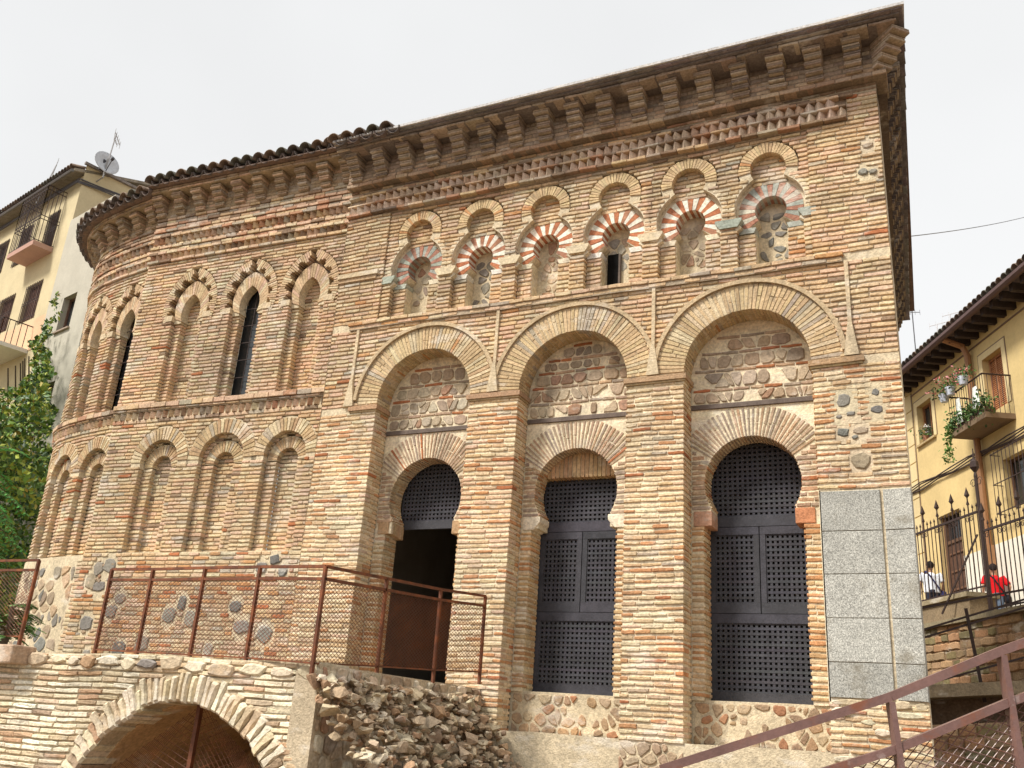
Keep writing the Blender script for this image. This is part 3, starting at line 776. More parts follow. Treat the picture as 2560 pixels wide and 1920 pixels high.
def blind(warp, uc, mb, r=.415, zc=4.335, thick=.24):
    ba = MB(); ring(ba, warp, uc, zc, r+.006, r+thick+.02, -.22, pi+.22, .014, .12, MORT, 34); bo = ba.build('blind_arch', M_MAS, mosque)
    PV = pal([((.52,.38,.22),4),((.46,.31,.18),3),(PAL,3),(GRY,1)])
    vouss(warp, bo, uc, zc, r, r+thick-.004, .02, pi-.02, 25, -.002, .10, PV, gap=.016)
    ri, zi = .205, 4.26
    ib = MB(); ring(ib, warp, uc, zi, ri+.005, ri+.2, 0, pi, .112, .22, MORT, 24); io = ib.build('inner_arch', M_MAS, bo)
    vouss(warp, bo, uc, zi, ri, ri+.19, .03, pi-.03, 17, .10, .20, PV, gap=.014)
    wall(mb, bo, warp, uc-r, uc+r, 2.76, 4.78, .067, .10, .2, [X_rect(uc-ri, uc+ri, 0, zi), X_circ(uc, zi, ri+.19, zi-.01)], P_APL)
    wall(mb, bo, warp, uc-ri-.02, uc+ri+.02, 2.76, 4.5, .067, .20, .3, [], P_APL)
    slab(mb, warp, uc-r-.1, uc+r+.1, .222, .3, 4.2, 4.85, MORT, .3)
    return [X_rect(uc-r, uc+r, 2.76, zc+.01), X_circ(uc, zc, r+thick-.01, zc)]
ap_m = MB()
P_APT = pal([(PNK,36),(BRN,16),(GRY,14),((.45,.25,.155),9),(OCH,18),(PAL,8)])
def apse_part(warp, u0, u1, lanc, blinds, wins, zshift, curved):
    ex_ = []
    for u in lanc: ex_ += lancet(warp, u, ap_m, u in wins)
    exb = []
    for u in blinds: exb += blind(warp, u, ap_m, *((.465, 4.31, .25) if (not curved and abs(u + 1.98) < .1) else (.41, 4.32, .23)))
    wall(ap_m, apse, warp, u0, u1, 2.76, 5.06, .0665, 0, .3, exb, P_APL, sub=1, joint=.025)
    wall(ap_m, apse, warp, u0, u1, 5.42, 8.30, .0665, 0, .3, ex_, P_APS, sub=1, mcol=MORTM, joint=.026)
    slab(ap_m, warp, u0, u1, .015, .3, 5.04, 5.44, MORT, .4)
    # sill string course with a dentil row
    ss = MB(); slab(ss, warp, u0, u1, -.03, .05, 5.27, 5.29, MORTG, .4); s_ = ss.build('sill_course', M_MAS, mosque)
    course(s_, warp, u0, u1, -.075, .05, 5.325, 5.41, P_APT, .3); course(s_, warp, u0, u1, -.05, .05, 5.285, 5.318, P_APT, .3)
    teeth(s_, warp, u0, u1, .14 if not curved else .12, -.05, 5.14, 5.26, P_APT, .08)
    course(s_, warp, u0, u1, -.012, .05, 5.07, 5.13, P_APT, .3)
    # upper sawtooth bands
    sb_ = MB(); slab(sb_, warp, u0, u1, .052, .3, 8.28, 9.34+zshift, (.34,.27,.2), .4); sbo = sb_.build('sawtooth_band', M_MAS, mosque)
    zz = 8.30
    course(sbo, warp, u0, u1, -.045, .05, zz, zz+.055, P_APT); teeth(sbo, warp, u0, u1, .137, -.05, zz+.06, zz+.175, P_APT, .10)
    course(sbo, warp, u0, u1, -.05, .05, zz+.18, zz+.235, P_APT)
    course(sbo, warp, u0, u1, -.02, .05, zz+.245, zz+.30, P_APT); course(sbo, warp, u0, u1, -.04, .05, zz+.31, zz+.365, P_APT)
    course(sbo, warp, u0, u1, -.0, .05, zz+.375, zz+.42, P_APT)
    teeth(sbo, warp, u0, u1, .137, -.05, zz+.43, zz+.545, P_APT, .10); course(sbo, warp, u0, u1, -.055, .05, zz+.55, zz+.605, P_APT)
    course(sbo, warp, u0, u1, -.02, .05, zz+.615, zz+.665, P_APT); course(sbo, warp, u0, u1, -.04, .05, zz+.675, zz+.73, P_APT)
    if not curved: course(sbo, warp, u0, u1, -.015, .05, zz+.74, zz+.80, P_APT); course(sbo, warp, u0, u1, -.035, .05, zz+.81, zz+.865, P_APT)
    # corbelled cornice
    zt = 9.29 + zshift
    course(sbo, warp, u0, u1, -.01, .06, zt-.115, zt-.062, P_APT); course(sbo, warp, u0, u1, -.03, .06, zt-.055, zt-.003, P_APT)
    cb = MB(); slab(cb, warp, u0, u1, -.01, .3, zt, zt+.48, (.36,.28,.19), .4); co = cb.build('apse_cornice', M_MAS, mosque)
    for k in range(6): course(co, warp, u0, u1, -.016, .1, zt+.01+k*.07, zt+.066+k*.07, pal([((.40,.30,.19),4),(GRY,2),(PNK,2)]))
    n = max(1, round((u1-u0)/.476))
    PC = pal([((.42,.31,.20),4),((.36,.26,.18),3),(GRY,2),(PNK,2)])
    for i in range(n):
        u = u1 - .18 - i*.476
        if u < u0 + .1: break
        corbel(warp, u, co, w=.105, d0=-.01, zb=zt+.02, n=4, stepd=.065, hh=.095, palette=PC)
    slab(cb, warp, u0, u1, -.31, .3, zt+.42, zt+.44, MORTG, .4)
    fa = MB(); slab(fa, warp, u0, u1, -.30, .3, zt+.415, zt+.50, (.42,.33,.22), .4); fo = fa.build('cornice_fascia', M_MAS, mosque)
    course(fo, warp, u0, u1, -.315, .1, zt+.42, zt+.455, PC); course(fo, warp, u0, u1, -.325, .1, zt+.462, zt+.505, PC)
    return zt
zt1 = apse_part(wf, -LF, -.0, [-.72, -2.0, -3.33], [-.69, -1.98, -3.32], [-2.0], 0, False)
zt2 = apse_part(wc, -LC, 0, [-.50, -1.62, -2.78, -3.9], [-.50, -1.62, -2.78, -3.9], [-.50], -.10, True)
# foot of the apse: rubble with brick courses
afoot = link('apse_foot', None, mosque)
slab(ap_m, wc, -LC, 0, .0, .3, .4, 2.765, (.62,.52,.36), .4)
rubble(afoot, wc, -.004, (-4.4, -.3, .5, 2.6), .27, lambda: (P_STG if rnd.random() < .5 else P_STN)(), drop=.22, joint=.022)
for k in range(33): piece('brick', brick_poly(-.29 + rnd.uniform(-.03,.05), -.005, .5 + k*.067, .545 + k*.067), -.012, .1, wc, P_APL(), afoot)
CL = [(-.55,2.62),(-.35,2.45),(-.75,2.5),(-3.9,2.55),(-4.2,2.5),(-4.05,2.2),(-4.3,2.3),(-2.2,1.95),(-2.4,1.75),(-2.0,1.7),(-3.7,1.8),(-3.5,2.0),(-1.2,1.9),(-1.0,1.6),(-4.2,1.6),(-2.9,1.3),(-1.6,1.25),(-.5,1.5),(-3.4,1.2),(-.8,1.1),(-2.3,1.05),(-4.0,1.1)]
CLS = [(u + rnd.uniform(-.05,.05), z, rnd.uniform(.09,.17), rnd.uniform(.09,.15)) for u, z in CL]
wall(ap_m, afoot, wf, -LF, 0, .5, 2.76, .068, -.004, .3, [patch_ex(k) for k in CLS], pal([(PNK,20),(OCH,30),(ORA,16),(PAL,22),(RED,5),(GRY,8)]), sub=1)
slab(ap_m, wf, -LF, 0, .012, .3, .4, 2.765, (.62,.52,.36), .4)
stones(afoot, wf, -.004, CLS, P_STG)
for q in CLS:
    for k in range(3): stones(afoot, wf, .0, [(q[0]+rnd.uniform(-.17,.17), q[1]+rnd.uniform(-.15,.15), rnd.uniform(.02,.05), rnd.uniform(.02,.04))], P_STN)
ap_m.build('mortar', M_MAS, apse)

# barrel tiles along the eaves
def tile_mesh(r=.12, L=.46, th=.014, up=True, n=8, col=(.16,.125,.105)):
    mb = MB(); V = []; F = []
    for e, y in ((1.0, 0), (.86, L)):
        for q in (r, r - th):
            for i in range(n + 1):
                a = pi*i/n; V.append((q*e*cos(a), y, q*e*sin(a)*(1 if up else -1)))
    m_ = n + 1
    for i in range(n):
        F += [(i, i+1, 2*m_+i+1, 2*m_+i), (m_+i+1, m_+i, 3*m_+i, 3*m_+i+1), (m_+i, m_+i+1, i+1, i), (2*m_+i, 2*m_+i+1, 3*m_+i+1, 3*m_+i)]
    F += [(0, 2*m_, 3*m_, m_), (n, m_+n, 3*m_+n, 2*m_+n)]
    mb.add(V, F, col); me = mb.mesh('roof_tile', True); me.materials.append(M_TILE); return me
TU = [tile_mesh(col=c) for c in ((.17,.135,.115),(.13,.11,.10),(.22,.16,.12),(.15,.145,.12))]
TD = [tile_mesh(up=False, col=c) for c in ((.15,.115,.10),(.12,.10,.09))]
def tiles(parent, warp, u0, u1, d, z, pitch=.262, rows=2, slope=radians(17)):
    n = round((u1-u0)/pitch)
    for i in range(n):
        u = u0 + (i+.5)*(u1-u0)/n
        for r_ in range(rows):
            for (ms, du, dz, dd) in ((TU, 0, .035, 0), (TD, pitch/2, .055, .03)):
                dq = d + dd + r_*.36*cos(slope); P0 = Vector(warp(u+du, dq, z+dz + r_*.36*sin(slope) + r_*.012)); P1 = Vector(warp(u+du, dq+.1, z))
                dirv = (P1 - Vector(warp(u+du, dq, z))); a = atan2(dirv.x, dirv.y)
                o = bpy.data.objects.new('roof_tile', rnd.choice(ms)); COL.objects.link(o)
                o.location = P0; o.rotation_euler = (slope + rnd.uniform(-.03,.03), rnd.uniform(-.05,.05), -a + rnd.uniform(-.03,.03))
                o.parent = parent; o.matrix_parent_inverse = Matrix.Translation(-wloc(parent))
aroof = link('apse_roof', None, mosque)
tiles(aroof, wf, -LF-.05, 0, -.50, zt1+.55)
tiles(aroof, wc, -LC, .0, -.56, zt2+.53)
tiles(roof, flat, -.1, 1.21, -.76, 9.56)
for (warp, L, d, z) in ((wf, LF, -.44, zt1+.51), (wc, LC, -.44, zt2+.51)):
    mb = MB(); slab(mb, warp, -L, 0, d, .3, z, z+.02, (.2,.14,.11), .4)
    n = int(L/.4)
    for i in range(n):
        a, b = -L + L*i/n, -L + L*(i+1)/n
        V = [warp(a, d, z+.03), warp(b, d, z+.03), warp(b, 2.5, z+.9), warp(a, 2.5, z+.9)]
        mb.add(V, [(0,1,2,3)], (.14,.11,.095))
    mb.build('roof_deck', M_TILE, aroof)
#__PART2__
# ------------------------------------------------------------------ ground
def lerp(a, b, t): return a + (b - a)*max(0, min(1, t))
def gz(x, y):
    if y > -.45 and x < 3.25: return .80
    z = -1.27
    if x > 3.2 and y > -7: z = lerp(-1.27, -.15, (y + 7)/6.5)
    if x > 8.3 and y > 0: z = lerp(-.15, .75, y/9)
    return z + .05*sin(x*1.7 + y*.6)*cos(y*1.3 - x*.4)
xs = sorted(set([-400,-150,-60,-30,-20,-14] + [-12 + .5*i for i in range(60)] + [3.24, 3.26, 20, 24, 30, 60, 150, 400]))
ys = sorted(set([-400,-150,-60,-30,-20,-16] + [-14 + .5*i for i in range(60)] + [-.46,-.44, 17, 20, 30, 60, 150, 400]))
gm = MB(); V = [(x, y, gz(x, y)) for y in ys for x in xs]; nx = len(xs)
gm.add(V, [(j*nx+i, j*nx+i+1, (j+1)*nx+i+1, (j+1)*nx+i) for j in range(len(ys)-1) for i in range(nx-1)], (.2,.15,.1))
gm.build('ground', M_SOIL, None, kind='structure')
tm = MB(); tm.box((-30, -3.40, .56), (3.22, -.02, .85), (.3,.25,.19)); tm.box((-30, -.02, .2), (-.4, 12, .849), (.3,.25,.19)); tm.box((-30, -3.38, -1.4), (-.6, -.4, .559), (.3,.25,.19)); tm.build('terrace', M_PAVE, None, kind='structure')
# tumbled stones and tufts on the low ground
def pebble_field(name, n, region, smin, smax, palette):
    mb = MB()
    for i in range(n):
        x, y = region(); z = gz(x, y); s = rnd.uniform(smin, smax)
        V = []
        for (a, b, c) in ((1,0,0),(0,1,0),(-1,0,0),(0,-1,0),(0,0,1),(0,0,-.6)):
            V.append((x + a*s*rnd.uniform(.7,1.2), y + b*s*rnd.uniform(.7,1.2), z + c*s*rnd.uniform(.5,.9) + s*.15))
        mb.add(V, [(0,1,4),(1,2,4),(2,3,4),(3,0,4),(1,0,5),(2,1,5),(3,2,5),(0,3,5)], palette())
    return mb.build(name, M_MAS, None, kind='stuff', label='loose stones and brick rubble on the low ground below the doors', category='rubble')
pebble_field('rubble', 2600, lambda: (rnd.uniform(3.3, 10.5), rnd.uniform(-7.5, 3)) if rnd.random() < .8 else (rnd.uniform(-2, 8), rnd.uniform(-9, -3.6)), .015, .06, pal([((.42,.33,.22),4),((.30,.22,.15),3),((.38,.2,.11),2),((.2,.17,.13),2)]))
tal = MB(); PT = pal([((.50,.40,.27),4),((.40,.30,.20),4),((.60,.51,.37),2),((.40,.26,.16),2)])
for i in range(1600):
    y = rnd.uniform(-3.6, -.15); t = rnd.random()**1.6; x = 3.24 + t*1.3; z = lerp(.72, -.9, t + rnd.uniform(-.1,.1)); s_ = rnd.uniform(.02, .075)*(1 if rnd.random() < .85 else 1.8); V = []
    for k in range(10):
        a = Vector((rnd.gauss(0,1), rnd.gauss(0,1), rnd.gauss(0,1))).normalized(); V.append(Vector((x,y,z)) + Vector((a.x, a.y, a.z*.7))*s_*rnd.uniform(.8,1.15))
    bmh = bmesh.new(); [bmh.verts.new(v) for v in V]; bmesh.ops.convex_hull(bmh, input=bmh.verts); bmh.verts.index_update()
    tal.add([v.co for v in bmh.verts], [tuple(v.index for v in f.verts) for f in bmh.faces], PT()); bmh.free()
tal.build('talus', M_MAS, None, kind='stuff', label='heap of broken stones against the terrace side wall', category='rubble')
gr = MB()
for i in range(900):
    x, y = (rnd.gauss(9.3, .5), rnd.gauss(-1.2, 1.6)) if i % 2 else (rnd.uniform(3.4, 8.4), rnd.uniform(-5, -.2)); z = gz(x, y); a = rnd.uniform(0, 6.28); l = rnd.uniform(.06, .2)
    p0 = Vector((x, y, z)); s_ = Vector((cos(a), sin(a), 0)); w = Vector((-sin(a), cos(a), 0))*.006
    gr.add([p0-w, p0+w, p0 + s_*l*.3 + Vector((0,0,l))], [(0,1,2)], jit((.07,.12,.03), .3))
gr.build('grass_tufts', M_LEAF, None, kind='stuff', label='sparse green grass tufts on the low ground', category='grass')

# ------------------------------------------------------------------ ruined vault under the railing
ruin = thing('ruined_vault', 'low ruined brick vault with rough stone arch below the rusty railing', 'ruin', (1.5, -3.5, -1.2))
VY = -3.5; vw = lambda u, d, z: (u, VY + d - .0, z)
rough = lambda u, d, z: (u, VY + d + .03*sin(u*2.1 + z*3) + .012*sin(u*6.3 - z*9), z + .012*sin(u*1.9) + .004*sin(u*6))
vm = MB(); VC, VR = -1.11, 1.53
exv = [X_circ(1.52, VC, VR+.24, -9), X_rect(1.52-VR, 1.52+VR, -9, VC)]
P_RU = pal([((.68,.585,.42),36),((.58,.46,.31),24),((.75,.68,.53),22),((.48,.32,.20),10),((.38,.28,.19),6)])
face = link('front_wall', None, ruin)
wall(vm, face, rough, -3.2, 3.22, -1.3, .88, .062, 0, .5, exv, P_RU, sub=1, joint=.02, bl=.34, mcol=(.60,.51,.36))
ring(vm, rough, 1.52, VC, VR+.01, VR+.3, radians(2), radians(178), .02, .5, (.5,.41,.28), 50)
vm.build('mortar', M_MAS, face)
va = MB(); ring(va, vw, 1.52, VC, VR, VR+.02, 0, pi, .3, 2.6, (.55,.36,.19), 40)
varch = va.build('vault', M_MAS, ruin)
N = 60
for i in range(N):
    A, B = pi*i/N + .004, pi*(i+1)/N - .004; r1 = VR + rnd.uniform(.2, .33)
    r0 = VR + rnd.uniform(-.02, .02)
    am_ = (A+B)/2
    P_ = [(1.52 + r*cos(t) , VC + r*sin(t)) for r, t in ((r0,A),(r0+(r1-r0)*.5,A-rnd.uniform(-.006,.006)),(r1,A),(r1+.01,am_),(r1,B),(r0+(r1-r0)*.5,B),(r0,B))]
    piece('voussoir', P_, -.008 + rnd.uniform(-.02, .02), .45, rough, P_RU(), varch, ch=.02, bulge=.01)
bk = MB(); bk.box((-.2, VY+2.6, -1.4), (3.2, VY+2.8, .6), (.55,.36,.19)); bk.build('back_wall', M_MAS, ruin)
fl = MB(); fl.box((-.1, VY+.05, -1.5), (3.1, VY+2.6, -1.25), (.5,.36,.22)); fl.build('floor_slab', M_MAS, ruin)
# coping stones along the terrace edge
cp = link('coping', None, ruin)
u = -3.2
while u < 3.2:
    w = rnd.uniform(.09, .2); stones(cp, rough, -.02, [(u + w, .80 + rnd.uniform(-.03,.03), w*.95, rnd.uniform(.05,.09))], P_RU if rnd.random() < .7 else P_STG, back=.35); u += 2*w + .01
# stone block at the far left of the terrace edge
sb_ = MB(); sb_.box((-1.75, -3.75, .72), (-.95, -3.42, .93), (.50,.36,.25)); blk = sb_.build('stone_block', M_MAS); blk['label'] = 'smooth pinkish stone block at the left end of the terrace edge'; blk['category'] = 'block'
bv = blk.modifiers.new('bevel', 'BEVEL'); bv.width = .02; bv.segments = 2
# side wall of the terrace facing the low ground
sw = lambda u, d, z: (3.24 - d, u, z)
tw = thing('terrace_wall', 'rubble side wall of the terrace below the doorway', 'wall', (3.24, -1.7, -.5))
tmb = MB(); slab(tmb, sw, -3.5, 0, .015, .3, -1.3, .86, (.52,.43,.30)); tmo = tmb.build('mortar', M_MAS, tw)
rubble(tw, sw, .0, (-3.47, -.03, -1.25, .86), .2, lambda: (P_RU if rnd.random() < .45 else P_STN)(), drop=.08, joint=.016)

# ------------------------------------------------------------------ steel railings with diamond mesh
def mesh_panel(P, parent, m, pitch=.036, wire=.0032, name='mesh_panel'):
    """diamond mesh stretched between four corners P (bl, br, tr, tl)"""
    P = [Vector(q) for q in P]; w = ((P[1]-P[0]).length + (P[2]-P[3]).length)/2; h = ((P[3]-P[0]).length + (P[2]-P[1]).length)/2
    nrm = (P[1]-P[0]).cross(P[3]-P[0]).normalized()
    def pt(a, b): return P[0]*(1-a)*(1-b) + P[1]*a*(1-b) + P[2]*a*b + P[3]*(1-a)*b
    mb = MB(); ratio = 1.55                       # diamonds wider than tall
    A, B = w/ratio, h; step = pitch*1.2; n = int((A + B)/step)
    for s in (1, -1):
        for i in range(1, n + 1):
            c = i*step
            # line: x/ratio + y = c  (or mirrored)
            t0 = max(0, c - B); t1 = min(A, c)
            if t1 - t0 < .004: continue
            a0, b0 = t0/A, (c - t0)/B; a1, b1 = t1/A, (c - t1)/B
            if s < 0: a0, a1 = 1-a0, 1-a1
            p0, p1 = pt(a0, b0) + nrm*wire*s, pt(a1, b1) + nrm*wire*s
            d = (p1-p0).normalized(); x = d.cross(nrm)*wire; y = nrm*wire
            mb.add([p0+x, p0+y, p0-x, p0-y, p1+x, p1+y, p1-x, p1-y], [(0,1,5,4),(1,2,6,5),(2,3,7,6),(3,0,4,7)], (.1,.04,.02))
    mb.build(name, m, parent)
def beam(mb, a, b, wu, wv, col=(.1,.04,.02), up=(0,0,1)):
    a, b = Vector(a), Vector(b); d = (b-a).normalized(); x = d.cross(Vector(up))
    if x.length < 1e-4: x = d.cross(Vector((1,0,0)))
    x.normalize(); y = x.cross(d)
    V = [p_ + x*sx*wu/2 + y*sy*wv/2 for p_ in (a, b) for sx, sy in ((-1,-1),(1,-1),(1,1),(-1,1))]
    mb.add(V, [(0,1,2,3),(7,6,5,4),(0,4,5,1),(1,5,6,2),(2,6,7,3),(3,7,4,0)], col)
def railing(root, pts, h, m, hz=None, gap=.125, post=(.03,.042), rail=(.03,.03), low=.10, pitch=.036, wire=.0032, lean=(0,0)):
    pts = [Vector(q) for q in pts]; tops = [q + Vector((lean[0], lean[1], h)) for q in pts]
    for q, t in zip(pts, tops):
        mb = MB(); beam(mb, q - Vector((0,0,.05)), t, post[0], post[1], up=(0,1,0)); mb.build('post', m, root)
    for a in range(len(pts)-1):
        for f_ in (1.0, 1 - gap/h, low/h):
            mb = MB(); A = pts[a].lerp(tops[a], f_); B = pts[a+1].lerp(tops[a+1], f_); beam(mb, A, B, rail[0], rail[1] if f_ > .5 else rail[1]*.55); mb.build('rail', m, root)
        f0, f1 = low/h, 1 - gap/h
        mesh_panel((pts[a].lerp(tops[a], f0), pts[a+1].lerp(tops[a+1], f0), pts[a+1].lerp(tops[a+1], f1), pts[a].lerp(tops[a], f1)), root, m, pitch, wire)
r1 = thing('railing', 'rusty steel railing with diamond mesh turning towards the left door', 'railing', (1.4, -3.3, .85), 'rusty mesh railings')
railing(r1, [(-.34,-3.12,.85),(.36,-3.14,.84),(1.30,-3.28,.82),(2.19,-3.40,.80),(3.19,-3.58,.76),(3.19,-2.43,.83),(3.24,-1.28,.89),(3.38,-.35,.95)], 1.05, M_RUST)
r2 = thing('railing', 'short stretch of rusty mesh railing at the far left edge', 'railing', (-2, -3.2, .97), 'rusty mesh railings')
railing(r2, [(-1.60,-3.18,.97),(-2.5,-3.2,.97),(-3.4,-3.2,.97)], 1.05, M_RUST)
# grille of the vault
vg = thing('vault_grille', 'rusty mesh grille with centre post closing the ruined vault', 'grille', (1.5, -3.2, -1.25))
mb = MB(); beam(mb, (1.50,-3.22,-1.25), (1.52,-3.22,.42), .05, .05, up=(0,1,0)); mb.build('post', M_RUST, vg)
for s in (-1, 1):
    xa = 1.52 + s*.03; xb = 1.52 + s*1.5
    mesh_panel(((xa,-3.2,-1.2),(xb,-3.2,-1.2),(xb,-3.2,-.55),(xa,-3.2,.40)), vg, M_RUST, .042, .0028)
# brown stair railing near the camera
def ra(px, py, Z): return tuple(at(px, py, Z))
r3 = thing('stair_railing', 'brown painted steel stair railing in the lower right foreground', 'railing', (8.85, -8.4, -.6))
T0 = Vector((8.24,-8.61,.262)); T1 = Vector((8.86,-8.42,.50)); T2 = Vector((9.16,-8.32,.645)); T3 = Vector((9.52,-8.2,.80))
for nm, dz, w_, h_ in (('top_rail', 0, .036, .024), ('middle_rail', -.142, .036, .022), ('bottom_rail', -.86, .03, .012)):
    mb = MB(); 
    for a, b in ((T0, T1), (T1, T2), (T2, T3)): beam(mb, a + Vector((0,0,dz)), b + Vector((0,0,dz)), w_, h_, (.15,.06,.05))
    mb.build(nm, M_BROWN, r3)
for T, ln in ((T1, .085), (T2, .06)):
    mb = MB(); beam(mb, T + Vector((ln*1.0, 0, -1.15)), T + Vector((0,0,-.014)), .04, .016, (.12,.05,.04), up=(.9,.35,0)); mb.build('post', M_BROWN, r3)
for a, b in ((T0, T1), (T1, T2), (T2, T3)):
    d0 = Vector((0,0,-.86)); d1 = Vector((0,0,-.156))
    mesh_panel((a + d0, b + d0, b + d1, a + d1), r3, M_BROWN, .021, .0014)
# ------------------------------------------------------------------ right side: retaining wall, street, fence
FA = Vector((7.98, 15.1, 0)); FB = Vector((10.15, 11.6, 0)); fd = (FB - FA).normalized(); fn_ = Vector((fd.y, -fd.x, 0))
if fn_.y > 0: fn_ = -fn_                                   # towards the garden
FA = FA - fd*3.0; LW = 16.0
rwp = lambda u, d, z: tuple(FA + fd*u - fn_*d + Vector((0, 0, z)))
rt = thing('retaining_wall', 'mossy brown stone retaining wall below the iron fence', 'wall', tuple(FA + fd*5))
rmb = MB(); slab(rmb, rwp, 0, LW, .02, .6, -1, 3.5, (.27,.18,.11)); rmb.build('mortar', M_MAS, rt)
P_RT = pal([((.40,.23,.125),34),((.33,.23,.135),25),((.25,.20,.10),14),((.45,.29,.165),18),((.19,.16,.085),9)])
for r in range(17):
    z = .1 + r*.2; u = 2.4 + rnd.uniform(0,.2)
    while u < 10.5:
        L = rnd.uniform(.28, .62); piece('stone', brick_poly(u+.01, u+L-.012, z+.012, z+.188, .018), rnd.uniform(-.03,.02), .3, rwp, P_RT(), rt, ch=.02); u += L
cpm = MB(); slab(cpm, rwp, 0, LW, -.10, .7, 3.5, 3.62, (.30,.25,.16)); cpm.build('coping', M_MAS, rt)
cpm = MB(); slab(cpm, rwp, 0, 5.2, -.06, .6, 3.62, 4.05, (.28,.21,.13)); slab(cpm, rwp, 0, 5.25, -.14, .7, 4.05, 4.16, (.33,.27,.17)); cpm.build('upper_course', M_MAS, rt)
HA = Vector((7.697, 22.64, 0)); HB = Vector((11.314, 15.48, 0)); hd = (HB-HA).normalized(); hn = Vector((hd.y, -hd.x, 0))
if hn.y > 0: hn = -hn
st = MB(); q = [FA + fd*0 - fn_*.6, FA + fd*LW - fn_*.6, HB + hd*8, HA - hd*10]
st.add([(v.x, v.y, 3.56 if i < 2 else 4.35) for i, v in enumerate(q)], [(0,1,2,3)], (.2,.18,.16)); st.build('street', M_PAVE, None, kind='structure')
# landing slab and low wall beside the mosque
ld = thing('stair_landing', 'stone landing slab with dark gap beneath beside the granite corner', 'landing', (9.4, 5, -.2))
lw = lambda u, d, z: (7.9 + u*.98, 4.4 + u*.2 + d, z + u*.10)
mb = MB(); slab(mb, lw, 0, 3.2, -.25, 2.4, 1.18, 1.36, (.30,.24,.16)); mb.build('slab', M_MAS, ld)
mb = MB(); slab(mb, lw, 0, 3.2, .55, 2.3, -.6, 1.18, (.2,.13,.08)); mb.build('core', M_MAS, ld)
for r in range(9):
    z = -.75 + r*.17; u = 0
    while u < 3.1:
        L = rnd.uniform(.2, .42)
        if z < .75: piece('stone', brick_poly(u+.01, min(3.2, u+L)-.01, z+.01, z+.155, .014), -.62+rnd.uniform(-.03,.02), .6, lw, P_RT(), ld, ch=.015)
        u += L
mb = MB(); slab(mb, lw, 0, 3.2, -.60, .6, -.8, .79, (.42,.29,.18)); mb.build('low_wall', M_MAS, ld)
r4 = thing('stair_railing', 'thin dark steel stair railing in front of the mossy retaining wall', 'railing', (9.0, 5.2, 1.3))
for nm, z0, z1 in (('rail', 2.22, 2.95), ('rail', 2.1, 2.83), ('rail', 1.42, 2.1), ('rail', 2.62, 3.0)):
    mb = MB(); beam(mb, (7.9,4.9,z0-.1), (10.6,5.3,z1+.1), .03, .03); mb.build(nm, M_IRON, r4)
for x in (9.08, 10.1):
    mb = MB(); beam(mb, (x+.08,5.05,1.25), (x-.05,5.05,2.45+(x-8.4)*.27), .05, .045, up=(0,1,0)); mb.build('post', M_IRON, r4)
# wrought iron fence with spearheads
def spear(mb, P, s=1.0):
    V = [P + Vector(q)*s for q in ((-.012,0,0),(.012,0,0),(.05,0,.05),(0,0,.22),(-.05,0,.05),(0,-.03,.06),(0,.03,.06))]
    mb.add(V, [(0,1,5),(1,2,5),(2,3,5),(3,4,5),(4,0,5),(1,0,6),(2,1,6),(3,2,6),(4,3,6),(0,4,6)], (.04,.02,.015))
def scroll(mb, P, r=.06, flip=1):
    pts = [P + fd*(flip*r*(1-k/14*.75)*cos(k*.62)) + Vector((0,0,r*(1-k/14*.75)*sin(k*.62))) for k in range(13)]
    mb.tube(pts, .009, (.04,.02,.015), 4)
fe = thing('iron_fence', 'dark wrought iron fence with spearheads along the street on the right', 'fence', tuple(FA + fd*8 + Vector((0,0,3.6))))
def fence_run(root, u0, u1, zb, zt, step, tall_every):
    n = int((u1-u0)/step); 
    for f_, w in ((zb+.13, .035), (zt, .05)):
        mb = MB(); beam(mb, rwp(u0,.25,f_), rwp(u1,.25,f_), w, w); mb.build('rail', M_IRON, root)
    for i in range(n + 1):
        u = u0 + i*(u1-u0)/n; mb = MB(); tall = i % tall_every == 0
        h = zt + (.42 if tall else .12)
        mb.tube([rwp(u,.25,zb), rwp(u,.25,h)], .019 if tall else .014, (.04,.02,.015), 6)
        P = Vector(rwp(u,.25,h)); spear(mb, P, 1.25 if tall else .55)
        if tall:
            spear(mb, P - Vector((0,0,.2)), .8); scroll(mb, Vector(rwp(u+.09,.25,zt-.12)), .075, 1); scroll(mb, Vector(rwp(u-.09,.25,zt-.12)), .075, -1)
        mb.build('bar', M_IRON, root)
fence_run(fe, 5.6, 12.0, 3.62, 5.55, .165, 4)
ga = thing('iron_gate', 'wrought iron gate panel with ornate post beside the brick mosque', 'gate', tuple(FA + fd*4 + Vector((0,0,4.1))))
fence_run(ga, 2.3, 5.4, 4.16, 6.05, .17, 4)
mb = MB(); mb.tube([rwp(5.5,.25,3.6), rwp(5.5,.25,6.9)], .042, (.05,.025,.02), 8); mb.tube([rwp(5.5,.25,6.9), rwp(5.5,.25,7.0), rwp(5.5,.25,7.12), rwp(5.5,.25,7.26), rwp(5.5,.25,7.34), rwp(5.5,.25,7.6)], [.05,.03,.11,.10,.03,.012], (.05,.025,.02), 8)
for s in (1, -1): scroll(mb, Vector(rwp(5.5+s*.13,.25,6.75)), .12, s)
mb.build('ornate_post', M_IRON, ga)
mb = MB(); beam(mb, rwp(5.4,.2,5.5), rwp(4.5,-.35,3.7), .035, .035); mb.build('brace', M_IRON, ga)

